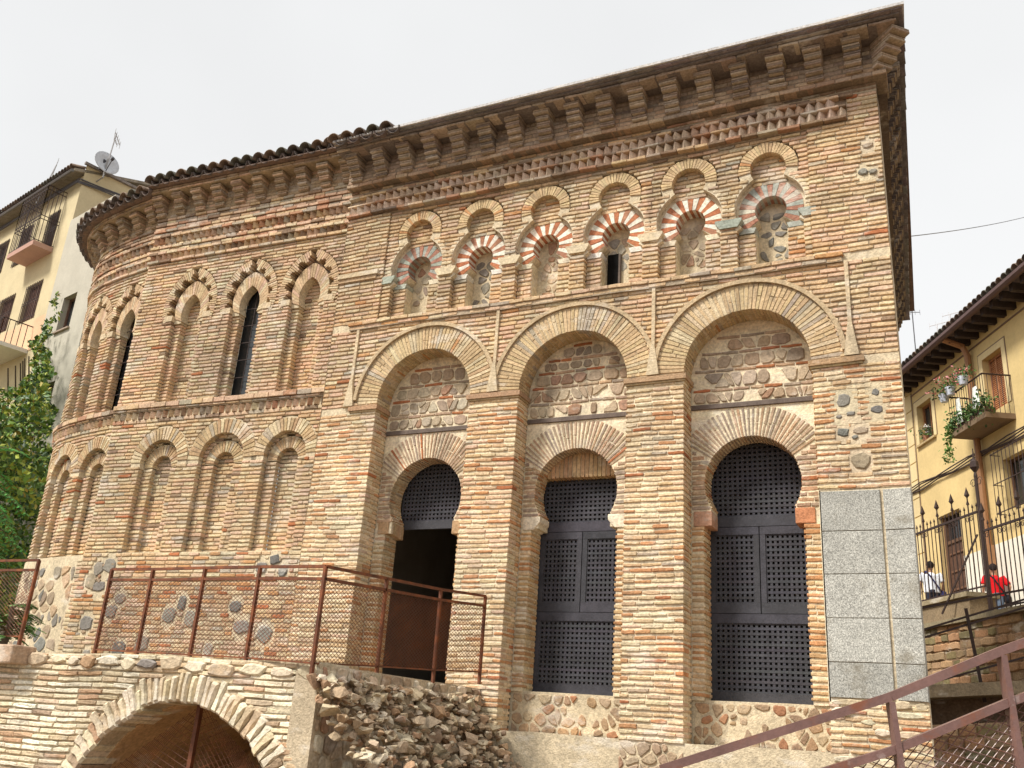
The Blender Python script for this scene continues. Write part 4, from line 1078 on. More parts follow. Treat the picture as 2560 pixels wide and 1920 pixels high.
# ------------------------------------------------------------------ yellow house on the right
yh = thing('yellow_house', 'yellow plastered house with dark eaves balcony and downpipe on the right', 'house', tuple(HA + hd*4 + Vector((0,0,4))))
hw_ = lambda u, d, z: tuple(HA + hd*u - hn*d + Vector((0,0,z)))
YC = (.66,.50,.24); YL = (.70,.56,.31); HL = 18
ops = [(.85, 1.93, 10.42, 11.78), (1.62, 3.05, 3.9, 7.75), (5.35, 6.45, 10.0, 11.72), (5.8, 7.6, 7.05, 8.5)]
def plaster_wall(warp, u0, u1, z0, z1, ops, col, th=.3, thick=None):
    mb = MB(); us = sorted(set([u0, u1] + [v for o in ops for v in o[:2]])); zs_ = sorted(set([z0, z1] + [v for o in ops for v in o[2:]]))
    for i in range(len(us)-1):
        for j in range(len(zs_)-1):
            cu, cz = (us[i]+us[i+1])/2, (zs_[j]+zs_[j+1])/2
            if any(o[0] < cu < o[1] and o[2] < cz < o[3] for o in ops): continue
            mb.add([warp(us[i],0,zs_[j]), warp(us[i+1],0,zs_[j]), warp(us[i+1],0,zs_[j+1]), warp(us[i],0,zs_[j+1])], [(0,1,2,3)], col)
    for o in ops:
        a, b, c, d = o
        for q in (((a,0,c),(a,th,c),(a,th,d),(a,0,d)), ((b,0,d),(b,th,d),(b,th,c),(b,0,c)), ((a,0,d),(a,th,d),(b,th,d),(b,0,d)), ((a,0,c),(b,0,c),(b,th,c),(a,th,c))):
            mb.add([warp(*k) for k in q], [(0,1,2,3)], tuple(x*.92 for x in col))
    return mb
plaster_wall(hw_, 0, HL, 3.2, 12.7, ops, YC).build('wall', M_PLAS, yh)
mb = MB()
for q in (((0,0,3.2),(0,8,3.2),(0,8,12.7),(0,0,12.7)), ((HL,0,3.2),(HL,0,12.7),(HL,8,12.7),(HL,8,3.2)), ((0,8,3.2),(HL,8,3.2),(HL,8,12.7),(0,8,12.7))):
    mb.add([hw_(*k) for k in q], [(0,1,2,3)], YC)
mb.build('back_walls', M_PLAS, yh)
mb = MB(); slab(mb, hw_, 3.1, HL, -.03, .02, 3.2, 6.25, (.74,.70,.60), 3); slab(mb, hw_, 0, 1.55, -.03, .02, 3.2, 5.0, (.70,.64,.5), 3); mb.build('plinth', M_PLAS, yh)
# painted quoins and window surrounds: thin raised bands
for i in range(13):
    z = 5.0 + i*.62; mb = MB(); slab(mb, hw_, .0, .48, -.03, .01, z, z+.58, YL, 3); mb.build('quoin', M_PLAS, yh)
mb = MB(); slab(mb, hw_, .50, .54, -.02, .01, 5.0, 12.4, (.2,.13,.08), 3); mb.build('quoin_line', M_PAINT, yh)
mb = MB(); slab(mb, hw_, 0, HL, -.025, .01, 12.28, 12.33, (.2,.13,.08), 3); mb.build('frieze_line', M_PAINT, yh)
def surround(root, a, b, c, d, w=.2, sill=True):
    mb = MB()
    for (x0, x1, z0, z1) in ((a-w, a, c, d+w), (b, b+w, c, d+w), (a, b, d, d+w)): slab(mb, hw_, x0, x1, -.02, .01, z0, z1, YL, 3)
    mb.build('window_surround', M_PLAS, root)
    mb = MB()
    for (x0, x1, z0, z1) in ((a-w-.04, a-w, c, d+w+.04), (b+w, b+w+.04, c, d+w+.04), (a-w, b+w, d+w, d+w+.04)): slab(mb, hw_, x0, x1, -.012, .01, z0, z1, (.2,.13,.08), 3)
    if sill: slab(mb, hw_, a-.15, b+.15, -.09, .05, c-.07, c, (.45,.33,.16), 3)
    mb.build('surround_line', M_PAINT, root)
surround(yh, *ops[0]); surround(yh, *ops[2], sill=False)
def window(root, warp, a, b, c, d, dep=.24, fc=(.16,.08,.045), mull=1, shut=False):
    w = link('window', None, root); mb = MB(); f_ = .07
    for (x0, x1, z0, z1) in ((a, a+f_, c, d), (b-f_, b, c, d), (a+f_, b-f_, d-f_, d), (a+f_, b-f_, c, c+f_)): slab(mb, warp, x0, x1, dep-.05, dep+.03, z0, z1, fc, 3)
    for k in range(mull):
        u = a + (b-a)*(k+1)/(mull+1); slab(mb, warp, u-.03, u+.03, dep-.045, dep+.03, c+f_, d-f_, fc, 3)
    mb.build('window_frame', M_WOOD, w)
    if shut:
        mb = MB(); z = c + .08
        while z < d - .08:
            V = [warp(a+f_, dep-.03, z), warp(b-f_, dep-.03, z), warp(b-f_, dep+.0, z+.055), warp(a+f_, dep+.0, z+.055)]; mb.add(V, [(0,1,2,3)], shut); mb.add([warp(a+f_, dep-.03, z), warp(b-f_, dep-.03, z), warp(b-f_, dep+.0, z-.01), warp(a+f_, dep, z-.01)], [(3,2,1,0)], shut); z += .06
        mb.build('slats', M_PAINT, w)
    mb = MB(); slab(mb, warp, a, b, dep+.01, dep+.02, c, d, (.03,.03,.035), 9); mb.build('pane', M_GLASS, w)
    return w
window(yh, hw_, *ops[0], fc=(.30,.13,.05)); window(yh, hw_, *ops[2], fc=(.42,.19,.09), mull=2, shut=(.45,.21,.10)); window(yh, hw_, *ops[3])
# door of the yellow house
dr = link('door', None, yh); a, b, c, d = ops[1]
mb = MB(); slab(mb, hw_, a+.12, b-.12, .2, .25, c, d-.9, (.10,.05,.03), 9); slab(mb, hw_, a, a+.12, .15, .3, c, d, (.13,.07,.04), 9); slab(mb, hw_, b-.12, b, .15, .3, c, d, (.13,.07,.04), 9); slab(mb, hw_, a+.12, b-.12, .16, .3, d-.9, d-.8, (.13,.07,.04), 9); mb.build('leaf', M_WOOD, dr)
for k in range(5):
    mb = MB(); slab(mb, hw_, a+.2, b-.2, .165, .2, c+.4+k*.55, c+.46+k*.55, (.16,.08,.045), 9); mb.build('panel_moulding', M_WOOD, dr)
mb = MB(); slab(mb, hw_, a+.12, b-.12, .26, .27, d-.8, d, (.02,.02,.02), 9); mb.build('fanlight', M_GLASS, dr)
mb = MB(); 
for k in range(7): mb.tube([hw_(a+.25+k*.15, .2, d-.8), hw_(a+.25+k*.15, .2, d)], .015, (.05,.03,.02), 4)
mb.build('fanlight_bars', M_IRON, dr)
# eaves: roof slab, rafter tails, gutter, tiles
er = link('roof', None, yh)
mb = MB(); V = [hw_(-.3,-.75,12.72), hw_(HL,-.75,12.72), hw_(HL,5,14.5), hw_(-.3,5,14.5)]; mb.add(V + [(x,y,z+.1) for x,y,z in V], [(3,2,1,0),(4,5,6,7),(0,1,5,4),(3,0,4,7),(1,2,6,5)], (.16,.10,.075)); mb.build('roof_slab', M_WOOD, er)
for i in range(34):
    u = -.1 + i*.53; mb = MB(); slab(mb, hw_, u, u+.16, -.68, .1, 12.47, 12.7, (.05,.035,.03), 3); mb.build('rafter_tail', M_WOOD, er)
mb = MB(); mb.tube([hw_(-.3,-.84,12.68), hw_(HL,-.84,12.68)], .11, (.10,.06,.055), 8); mb.build('gutter', M_PAINT, er)
for i in range(58):
    u = -.2 + i*.27
    if u > 15: break
    o = bpy.data.objects.new('roof_tile', rnd.choice(TU)); COL.objects.link(o); o.location = hw_(u, -.82, 12.86); o.scale = (1.25, 1.3, 1.25)
    o.rotation_euler = (radians(18), 0, atan2(-fn_.x*0 + hn.x, -hn.y)); o.parent = er; o.matrix_parent_inverse = Matrix.Translation(-wloc(er))
# downpipe
mb = MB(); mb.tube([hw_(4.75,-.8,12.6), hw_(4.78,-.25,12.4), hw_(4.8,-.14,12.1), hw_(4.8,-.14,6.2)], .095, (.30,.15,.07), 8); slab(mb, hw_, 4.68, 4.92, -.26, -.02, 5.4, 6.25, (.36,.19,.09), 3); mb.build('downpipe', M_PAINT, yh)
# balcony
ba_ = link('balcony', None, yh); mb = MB(); slab(mb, hw_, 4.7, 6.75, -.85, 0, 9.42, 9.58, (.20,.14,.09), 3); mb.build('slab', M_PLAS, ba_)
mb = MB(); bt = 10.72
P4 = [(4.72,-.82),(6.73,-.82)]
for (p0, p1) in (((4.72,0),(4.72,-.82)), ((4.72,-.82),(6.73,-.82)), ((6.73,-.82),(6.73,0))):
    mb.tube([hw_(*p0, bt), hw_(*p1, bt)], .025, (.04,.025,.02), 6)
    n = 6 if p0[0] == p1[0] else 15
    for k in range(n + 1):
        uu = p0[0] + (p1[0]-p0[0])*k/n; dd_ = p0[1] + (p1[1]-p0[1])*k/n; mb.tube([hw_(uu,dd_,9.58), hw_(uu,dd_,bt)], .012, (.04,.025,.02), 4)
mb.build('railing', M_IRON, ba_)
# window grille of the lower window
mb = MB(); a, b, c, d = ops[3]
for k in range(11): mb.tube([hw_(a-.1+k*(b-a+.2)/10, -.28, c-.2), hw_(a-.1+k*(b-a+.2)/10, -.28, d+.2)], .014, (.05,.03,.025), 4)
for z in (c-.1, (c+d)/2, d+.15): mb.tube([hw_(a-.12,0,z), hw_(a-.12,-.28,z), hw_(b+.12,-.28,z), hw_(b+.12,0,z)], .016, (.05,.03,.025), 4)
mb.build('window_grille', M_IRON, yh)
# cables along the yellow wall
cbm = MB()
for k in range(4):
    cbm.tube([hw_(-.2 + t*1.1, -.06 - .02*k, 8.93 + .05*k - t*.012 - .05*sin(t*2.2 + k) ) for t in range(15)], .022, (.06,.04,.035), 5)
cbo = cbm.build('wall_cables', M_PAINT); cbo['label'] = 'bundle of dark cables running along the yellow house wall'; cbo['category'] = 'cables'
# flowers and planters on the balcony
def leaf_cloud(mb, n, pos, size, palette, flat=.6):
    for i in range(n):
        c = Vector(pos()); a = Vector((rnd.gauss(0,1), rnd.gauss(0,1), rnd.gauss(0,1)+flat)).normalized(); x = a.orthogonal().normalized(); x.rotate(Matrix.Rotation(rnd.uniform(0,6.28), 3, a)); y = a.cross(x); s = size*rnd.uniform(.6, 1.3)
        mb.add([c - x*s*.5, c + y*s*.32 - a*s*.06, c + x*s*.55, c - y*s*.32 - a*s*.06], [(0,1,2,3)], palette())
GREEN = pal([((.06,.13,.03),4),((.10,.19,.04),3),((.04,.085,.025),3)])
pots = [((4.72,-.95,10.55),'blue and white flowerpot with pink geraniums at the corner of the balcony rail'),((5.15,-.95,10.62),'blue and white flowerpot with pink geraniums second along the balcony rail'),((5.95,-.95,10.66),'blue and white flowerpot with bushy green geranium farthest right on the rail')]
for (u, d, z), lb in pots:
    P = Vector(hw_(u, d, z)); t = thing('flowerpot', lb, 'flowerpot', tuple(P), 'flowerpots hung on the balcony rail')
    mb = MB(); mb.tube([P, P+Vector((0,0,.12)), P+Vector((0,0,.24))], [.10,.135,.16], (.62,.66,.76), 12); mb.build('pot', M_PAINT, t)
    mb = MB(); leaf_cloud(mb, 150, lambda: (P.x+rnd.gauss(0,.15), P.y+rnd.gauss(0,.15), P.z+.3+rnd.gauss(0,.12)), .09, GREEN); mb.build('leaves', M_LEAF, t, kind='stuff')
    mb = MB(); leaf_cloud(mb, 60, lambda: (P.x+rnd.gauss(-.08,.17), P.y+rnd.gauss(0,.15), P.z+.42+rnd.gauss(0,.1)), .075, pal([((.62,.16,.16),3),((.7,.3,.3),2)])); mb.build('flowers', M_LEAF, t, kind='stuff')
P = Vector(hw_(5.6,-.9,9.6)); t = thing('planter', 'planter with trailing green plants at the foot of the balcony', 'planter', tuple(P))
mb = MB(); slab(mb, hw_, 4.75, 6.7, -.80, -.55, 9.585, 9.75, (.2,.12,.08), 3); mb.build('box', M_WOOD, t)
mb = MB(); leaf_cloud(mb, 900, lambda: (lambda u: hw_(u, -.8+rnd.gauss(0,.13), 9.85+rnd.gauss(0,.16)))(rnd.uniform(4.7,6.9)), .10, GREEN)
leaf_cloud(mb, 260, lambda: (lambda k: hw_(4.75+rnd.gauss(0,.1)-.25*k, -.9+rnd.gauss(0,.06), 9.8-k*1.1))(rnd.random()**1.3), .10, pal([((.14,.24,.05),3),((.08,.16,.03),3)])); mb.build('leaves', M_LEAF, t, kind='stuff')
for (u, w, h0, lb) in ((5.35,.32,.75,'pale cloth hung on the balcony bars beside the shutters'),(6.35,.42,.62,'white cloth hung on the right end of the balcony bars')):
    mb = MB(); V = []; n = 10
    for i in range(n+1):
        for z in (0, 1): V.append(hw_(u + w*(i/n-.5)*(1 if z == 0 else .45), -.86-.03*sin(i*1.9), 10.45 - (h0 if z == 0 else 0)))
    mb.add(V, [(2*i,2*i+2,2*i+3,2*i+1) for i in range(n)], (.75,.76,.72)); o = mb.build('hanging_cloth', M_CLOTH); o['label'] = lb; o['category'] = 'cloth'; o.modifiers.new('s','SOLIDIFY').thickness = .01
P = Vector(hw_(1.35,-.02,10.44)); t = thing('potted_plant', 'small potted plant with white blossoms on the sill of the upper window', 'potted plant', tuple(P))
mb = MB(); mb.tube([P, P+Vector((0,0,.16))], [.08,.11], (.35,.16,.09), 10); mb.build('pot', M_PAINT, t)
mb = MB(); leaf_cloud(mb, 120, lambda: (P.x+rnd.gauss(0,.14), P.y+rnd.gauss(0,.1), P.z+.26+rnd.gauss(0,.1)), .09, GREEN); leaf_cloud(mb, 24, lambda: (P.x+rnd.gauss(0,.1), P.y+rnd.gauss(0,.06), P.z+.45+rnd.gauss(0,.08)), .09, pal([((.8,.78,.74),1)])); mb.build('leaves', M_LEAF, t, kind='stuff')
# ochre house farther back with a roof mast
oh = thing('ochre_house', 'distant ochre house with pale roof just right of the mosque cornice', 'house', (9.5, 42, 6))
mb = MB(); Pq = at(2235,1010,52); mb.box((Pq.x-2, Pq.y, 4), (Pq.x+9, Pq.y+9, 18.6), (.55,.36,.13)); mb.build('wall', M_PLAS, oh)
mb = MB(); mb.add([(Pq.x-2.5,Pq.y-.5,18.6),(Pq.x+9.5,Pq.y-.5,21.5),(Pq.x+9.5,Pq.y+9.5,23.5),(Pq.x-2.5,Pq.y+9.5,20.6),(Pq.x-2.5,Pq.y-.5,18.3),(Pq.x+9.5,Pq.y-.5,18.3)], [(0,1,2,3),(4,5,1,0),(3,4,0)], (.55,.50,.43)); mb.build('roof', M_TILE, oh)
def antenna(name, label, base, h, booms, col=(.35,.35,.36), lean=(0,0)):
    B = Vector(base); t = thing(name, label, 'antenna', base); mb = MB(); T = B + Vector((lean[0], lean[1], h)); mb.tube([B, T], .025, col, 5); mb.build('mast', M_PAINT, t)
    for (f_, L, az, n, el) in booms:
        P = B.lerp(T, f_); d = Vector((cos(az), sin(az), .0)); x = Vector((-sin(az), cos(az), 0)); mb = MB(); mb.tube([P - d*L*.2, P + d*L*.8], .016, col, 4)
        for k in range(n):
            q = P + d*L*(-.2 + k/(n-1)); v = (x if k % 2 or not el else Vector((0,0,1)))*el*(.5 if not el else 1); v = x*.22 if not el else Vector((0,0,el)); mb.tube([q - v, q + v], .010, col, 4)
        mb.build('boom', M_PAINT, t)
    return t
Pm = at(2297,960,40); antenna('roof_mast', 'thin lattice mast rising behind the dark eaves on the right', tuple(Pm), at(2294,742,40).z - Pm.z, [(.97,.4,.3,3,.12)], (.10,.10,.11))
Pm = at(2350,900,34); antenna('tv_antenna', 'faint television antenna above the yellow house roof', tuple(Pm), at(2340,795,34).z - Pm.z, [(1.0,1.4,-.4,7,.12)], (.55,.55,.57), lean=(.02,0))
Pm = at(2385,880,34); antenna('tv_antenna', 'faint upper television antenna above the yellow house roof', tuple(Pm), at(2372,768,34).z - Pm.z, [(1.0,1.4,-.4,7,.12)], (.55,.55,.57))

# ------------------------------------------------------------------ houses on the left
K = Vector((-20.048, 9.020, 0)); ldv = Vector((-.97, .243, 0)).normalized(); lnv = Vector((-ldv.y, ldv.x, 0))
if lnv.y > 0: lnv = -lnv
lh = lambda u, d, z: tuple(K - ldv*u - lnv*d + Vector((0,0,z)))     # u grows to the right, u<0 is the cream facade
CRM = (.60,.51,.32); CRD = (.50,.47,.39)
ch_ = thing('cream_house', 'cream plastered house with barred windows behind the apse on the left', 'house', tuple(K + ldv*4))
lops = [(-2.2,-1.3,16.6,18.25), (-4.71,-3.6,16.63,18.35), (-6.9,-5.75,16.7,18.3), (-2.5,-1.2,13.6,15.2), (-4.8,-3.5,13.6,15.2), (-7.0,-5.8,13.6,15.2)]
plaster_wall(lh, -14, 0, .5, 19.3, lops, CRM).build('wall', M_PLAS, ch_)
mb = MB(); mb.add([lh(0,0,.5), lh(0,9,.5), lh(0,9,19.75), lh(0,0,19.75)], [(0,1,2,3)], CRM); mb.add([lh(-14,0,.5), lh(-14,9,.5), lh(-14,9,19.4), lh(-14,0,19.4)], [(3,2,1,0)], CRM); mb.add([lh(-14,9,.5), lh(0,9,.5), lh(0,9,19.4), lh(-14,9,19.4)], [(3,2,1,0)], CRM); mb.build('gable_wall', M_PLAS, ch_)
mb = MB(); slab(mb, lh, -6, 0, -.015, .01, 12.2, 13.5, (.72,.48,.30), 9); mb.build('painted_band', M_PLAS, ch_)
cr_ = link('roof', None, ch_)
mb = MB(); V = [lh(-14,-.4,19.32), lh(0,-.4,19.32), lh(0,5,21.0), lh(-14,5,21.0)]; mb.add(V + [(x,y,z+.12) for x,y,z in V], [(3,2,1,0),(4,5,6,7),(0,1,5,4),(1,2,6,5)], (.30,.26,.2)); mb.build('roof_slab', M_TILE, cr_)
mb = MB(); slab(mb, lh, .0, .12, -.1, 9, 19.75, 19.85, (.25,.22,.2), 9); mb.build('gable_coping', M_TILE, cr_)
mb = MB(); mb.tube([lh(-14,-.46,19.3), lh(0,-.46,19.3)], .07, (.16,.15,.14), 6); mb.build('gutter', M_PAINT, cr_)
for i in range(52):
    o = bpy.data.objects.new('roof_tile', rnd.choice(TU)); COL.objects.link(o); o.location = lh(-.12 - i*.235, -.5, 19.46); o.scale = (1.15, 1.3, 1.2); o.rotation_euler = (radians(17), rnd.uniform(-.05,.05), atan2(lnv.x, -lnv.y))
    o.parent = cr_; o.matrix_parent_inverse = Matrix.Translation(-wloc(cr_))
SH = (.22,.12,.09)
for k, (a, b, c, d) in enumerate(lops):
    w = window(ch_, lh, a, b, c, d, dep=.18, fc=(.20,.12,.09), shut=SH if k >= 3 else False)
    mb = MB(); n = 9
    for i in range(n+1): mb.tube([lh(a+(b-a)*i/n,-.03,c), lh(a+(b-a)*i/n,-.03,d)], .012, (.05,.03,.025), 4)
    for z in (c+.12, (c+d)/2-.05, (c+d)/2+.05, d-.12): mb.tube([lh(a-.05,-.03,z), lh(b+.05,-.03,z)], .012, (.05,.03,.025), 4)
    mb.build('bars', M_IRON, w)
# caged balcony
cg = link('caged_balcony', None, ch_); mb = MB(); slab(mb, lh, -3.3, -1.1, -.75, 0, 16.3, 16.5, (.48,.30,.24), 9); mb.build('slab', M_PLAS, cg)
mb = MB()
for (p0, p1, n) in (((-3.28,0),(-3.28,-.72),5), ((-3.28,-.72),(-1.12,-.72),14), ((-1.12,-.72),(-1.12,0),5)):
    for i in range(n+1):
        u, d = p0[0]+(p1[0]-p0[0])*i/n, p0[1]+(p1[1]-p0[1])*i/n; mb.tube([lh(u,d,16.5), lh(u,d,18.9)], .013, (.10,.05,.035), 4)
    for z in (16.55, 17.45, 17.6, 18.72, 18.9): mb.tube([lh(*p0,z), lh(*p1,z)], .018, (.10,.05,.035), 4)
mb.build('cage', M_IRON, cg)
# lower balcony with rail, half hidden by the climber
lb_ = link('low_balcony', None, ch_); mb = MB(); slab(mb, lh, -6, -.9, -1.1, 0, 12.1, 12.25, (.72,.68,.62), 9); mb.build('slab', M_PLAS, lb_)
mb = MB()
for (p0, p1, n) in (((-6,-1.05),(-.95,-1.05),24), ((-.95,-1.05),(-.95,0),5)):
    for i in range(n+1):
        u, d = p0[0]+(p1[0]-p0[0])*i/n, p0[1]+(p1[1]-p0[1])*i/n; mb.tube([lh(u,d,12.25), lh(u,d,13.15)], .014, (.10,.05,.035), 4)
    mb.tube([lh(*p0,13.15), lh(*p1,13.15)], .022, (.10,.05,.035), 5)
mb.build('railing', M_IRON, lb_)
# white annex
an = thing('white_house', 'off white house wall with small window between cream house and apse', 'house', tuple(K - ldv*3))
aops = [(1.2,2.17,12.42,13.77), (1.1,2.18,8.7,10.45)]
aw = lambda u, d, z: lh(u, d-.06, z)
plaster_wall(aw, 0.02, 3.3, .5, 17.3, aops, CRD).build('wall', M_PLAS, an)
mb = MB(); mb.add([aw(0.02,0,17.3), aw(3.3,0,17.3), aw(3.3,6,17.6), aw(0.02,6,17.6)], [(0,1,2,3)], (.3,.25,.2)); mb.add([aw(0.02,0,.5), aw(0.02,0,17.3), aw(.02,.06,17.3), aw(.02,.06,.5)], [(0,1,2,3)], CRD); mb.add([aw(3.3,0,.5), aw(3.3,6,.5), aw(3.3,6,17.6), aw(3.3,0,17.3)], [(0,1,2,3)], CRD); mb.build('roof', M_TILE, an)
for (a, b, c, d) in aops:
    window(an, aw, a, b, c, d, dep=.26, fc=(.18,.10,.07)); mb = MB(); slab(mb, aw, a-.08, b+.08, -.08, .1, c-.06, c, (.36,.28,.22), 9); mb.build('window_sill', M_PLAS, an)
# dish, antennas, cables
D0 = Vector(lh(.5, .5, 19.42)); ds = thing('satellite_dish', 'pale round satellite dish on the cream house roof', 'satellite dish', tuple(D0))
mb = MB(); mb.tube([Vector(lh(0, .5, 19.3)), D0 + Vector((0,0,-.1)), D0 + Vector((.0,0,.75))], .03, (.3,.3,.3), 6); mb.build('mast', M_PAINT, ds)
axis = (Vector(CAM) - D0); axis.z *= -.2; axis = axis.normalized(); axis = (axis + Vector((.55,.25,.25))).normalized()
c0 = D0 + Vector((0,0,.55)); X = axis.orthogonal().normalized(); Y = axis.cross(X); mb = MB(); V = [c0 - axis*.10]; R_ = [(.17,-.085),(.34,-.04),(.5,.03)]
for r, h in R_:
    for k in range(24): V.append(c0 + axis*h + (X*cos(2*pi*k/24) + Y*sin(2*pi*k/24))*r)
F = [(0, 1+k, 1+(k+1) % 24) for k in range(24)]
for q in range(2):
    for k in range(24): F.append((1+q*24+k, 1+(q+1)*24+k, 1+(q+1)*24+(k+1) % 24, 1+q*24+(k+1) % 24))
mb.add(V, F, (.55,.57,.60)); o = mb.build('reflector', M_PAINT, ds, smooth=True); o.modifiers.new('s','SOLIDIFY').thickness = .015
mb = MB(); mb.tube([c0 - Vector((0,0,.45)) + axis*.05, c0 + axis*.45 - Vector((0,0,.12))], .018, (.1,.1,.11), 5); mb.tube([c0 + axis*.40 - Vector((0,0,.12)), c0 + axis*.52 - Vector((0,0,.10))], .055, (.07,.07,.08), 8); mb.build('feed_arm', M_PAINT, ds)
mb = MB(); mb.box(tuple(c0 - axis*.2 - Vector((.12,.12,.2))), tuple(c0 - axis*.2 + Vector((.08,.12,.2))), (.06,.06,.07)); mb.build('bracket', M_PAINT, ds)
Pm = Vector(lh(.42, .55, 19.5)); antenna('tv_antenna', 'tall thin television antenna beside the satellite dish', tuple(Pm), 1.75, [(.97,.9,2.2,5,.16),(.86,.5,2.2,3,.1)], (.42,.42,.43), lean=(.25,-.1))
Pm = Vector(lh(-3.0,-.35, 18.9)); antenna('tv_antenna', 'slim television antenna on a bent mast at the cream house eaves', tuple(Pm), 1.75, [(1.0,2.2,2.6,11,.10)], (.40,.40,.41), lean=(.45,.1))
cm_ = MB()
for k in range(3): cm_.tube([lh(-12 + t*1.0 if t < 13 else .05 + (t-12)*.06, -.12-.03*k if t < 13 else -.1 + (t-12)*.6, 19.12-.09*k - .04*sin(t*1.1+k)) for t in range(20)], .03, (.09,.085,.09), 5)
o = cm_.build('eave_cables', M_PAINT); o['label'] = 'dark cables strung under the eaves of the cream house'; o['category'] = 'cables'
wm = MB(); A, B = Vector((8.68,7.82,10.8)), at(2640, 520, 34); wm.tube([A.lerp(B, k/24) - Vector((0,0,1.0*.5*(k/24)*(1-k/24))) for k in range(25)], .012, (.2,.2,.2), 4); o = wm.build('overhead_wire', M_PAINT); o['label'] = 'thin overhead wire crossing the sky to the right of the mosque'; o['category'] = 'wire'

# ------------------------------------------------------------------ plants on the left
iv = thing('climbing_plant', 'dense green climbing plant covering the wall left of the apse', 'climber', tuple(at(60,1390,26)))
def ivy_pos():
    while True:
        px, py = rnd.uniform(-260, 175), rnd.uniform(730, 1560)
        # right-hand outline of the mass, tapering into a trailing tip
        t = (py - 730)/120
        edge = 150 - 20*t if t < 1 else 120 - 0*(py - 850)/100
        wid = 8 + 26*t if t < 2 else (60 + (py-970)*1.2 + 400)
        edge += 9*sin(py*.05) + 6*sin(py*.13)
        if px > edge + (py > 930)*10 or px < edge - wid: continue
        Z = rnd.uniform(29.5, 34.5) if py < 960 else rnd.uniform(24, 33)
        q = sin(px*.045 + 1)*sin(py*.03) + sin(px*.02 - py*.021)
        if rnd.random() > .75 + .25*q: continue
        return at(px, py, Z - .8*q)
mb = MB(); IVY = pal([((.06,.13,.02),4),((.14,.24,.03),4),((.28,.33,.04),3),((.32,.26,.05),1),((.03,.07,.015),3)])
leaf_cloud(mb, 34000, ivy_pos, .17, IVY, .3); mb.build('crown', M_LEAF, iv)
mb = MB()
for k in range(7):
    pts = [at(20 + k*12 + 8*sin(k), 1480 - j*70 - k*6, 31.5) for j in range(9)]; mb.tube(pts, [.07 - .006*j for j in range(9)], (.10,.07,.045), 5)
mb.build('stem', M_WOOD, iv)
def frond_tree(name, label, cat, base, top, spread, nb, leafl, palette):
    t = thing(name, label, cat, base); B = Vector(base); T = Vector(top); tr = MB(); tr.tube([B, B.lerp(T,.5) + Vector((.05,.03,0)), T], [.06,.045,.03], (.13,.10,.07), 6)
    cr2 = MB()
    for i in range(nb):
        k = rnd.uniform(.35, 1.0); P = B.lerp(T, k); a = rnd.uniform(0, 6.28); d = Vector((cos(a), sin(a), rnd.uniform(-.05,.75))).normalized(); L = spread*rnd.uniform(.6,1.1)
        pts = [P + d*L*s_ + Vector((0,0,-L*.45*s_*s_)) for s_ in (0,.25,.5,.75,1)]; tr.tube(pts, [.014,.012,.009,.006,.003], (.10,.11,.04), 4, False)
        for s_ in [x/16 for x in range(3, 17)]:
            q = P + d*L*s_ + Vector((0,0,-L*.45*s_*s_)); tn = (d + Vector((0,0,-.9*s_))).normalized(); sd_ = tn.cross(Vector((0,0,1))).normalized(); c = palette()
            for s2 in (-1, 1):
                v = (sd_*s2 + tn*.45 + Vector((0,0,-.25*rnd.random()))).normalized(); l = leafl*rnd.uniform(.75,1.1)*(1.1 - .5*s_); n_ = v.cross(tn).normalized()*.01; w = tn*l*.16
                cr2.add([q, q + v*l*.5 + w + n_, q + v*l, q + v*l*.5 - w + n_], [(0,1,2,3)], c)
    tr.build('trunk', M_WOOD, t); cr2.build('crown', M_LEAF, t); return t
frond_tree('feathery_tree', 'bright green feathery leaved tree at the left edge', 'tree', (-4.9,-2.2,.85), (-4.75,-2.25,4.0), 1.15, 46, .20, pal([((.07,.33,.06),4),((.12,.40,.09),3),((.05,.22,.045),3)]))
frond_tree('leafy_shrub', 'small leafy green shrub by the left railing', 'shrub', (-2.12,-3.05,.85), (-2.0,-3.1,1.45), .5, 22, .17, pal([((.13,.27,.06),4),((.20,.34,.09),3),((.08,.17,.04),2)]))

# ------------------------------------------------------------------ people on the street
def blob(name, parts, m, parent, voxel=.018, col=(.5,.3,.2), smooth=True):
    mb = MB()
    for pts, rs in parts: mb.tube(pts, rs, col, 10)
    me = mb.mesh(name); tmp = bpy.data.objects.new(name, me); COL.objects.link(tmp)
    rm = tmp.modifiers.new('r', 'REMESH'); rm.mode = 'VOXEL'; rm.voxel_size = voxel
    sm = tmp.modifiers.new('s', 'SMOOTH'); sm.iterations = 4; sm.factor = .6
    dg = bpy.context.evaluated_depsgraph_get(); ev = bpy.data.meshes.new_from_object(tmp.evaluated_get(dg)); ev.name = name
    bpy.data.objects.remove(tmp)
    for a_ in list(ev.attributes):
        if a_.name == 'tint': ev.attributes.remove(a_)
    at_ = ev.attributes.new('tint', 'FLOAT_COLOR', 'FACE'); at_.data.foreach_set('color', [x for _ in ev.polygons for x in (*col, 1.0)])
    ev.polygons.foreach_set('use_smooth', [True]*len(ev.polygons)); ev.materials.clear(); ev.materials.append(m)
    return link(name, ev, parent)
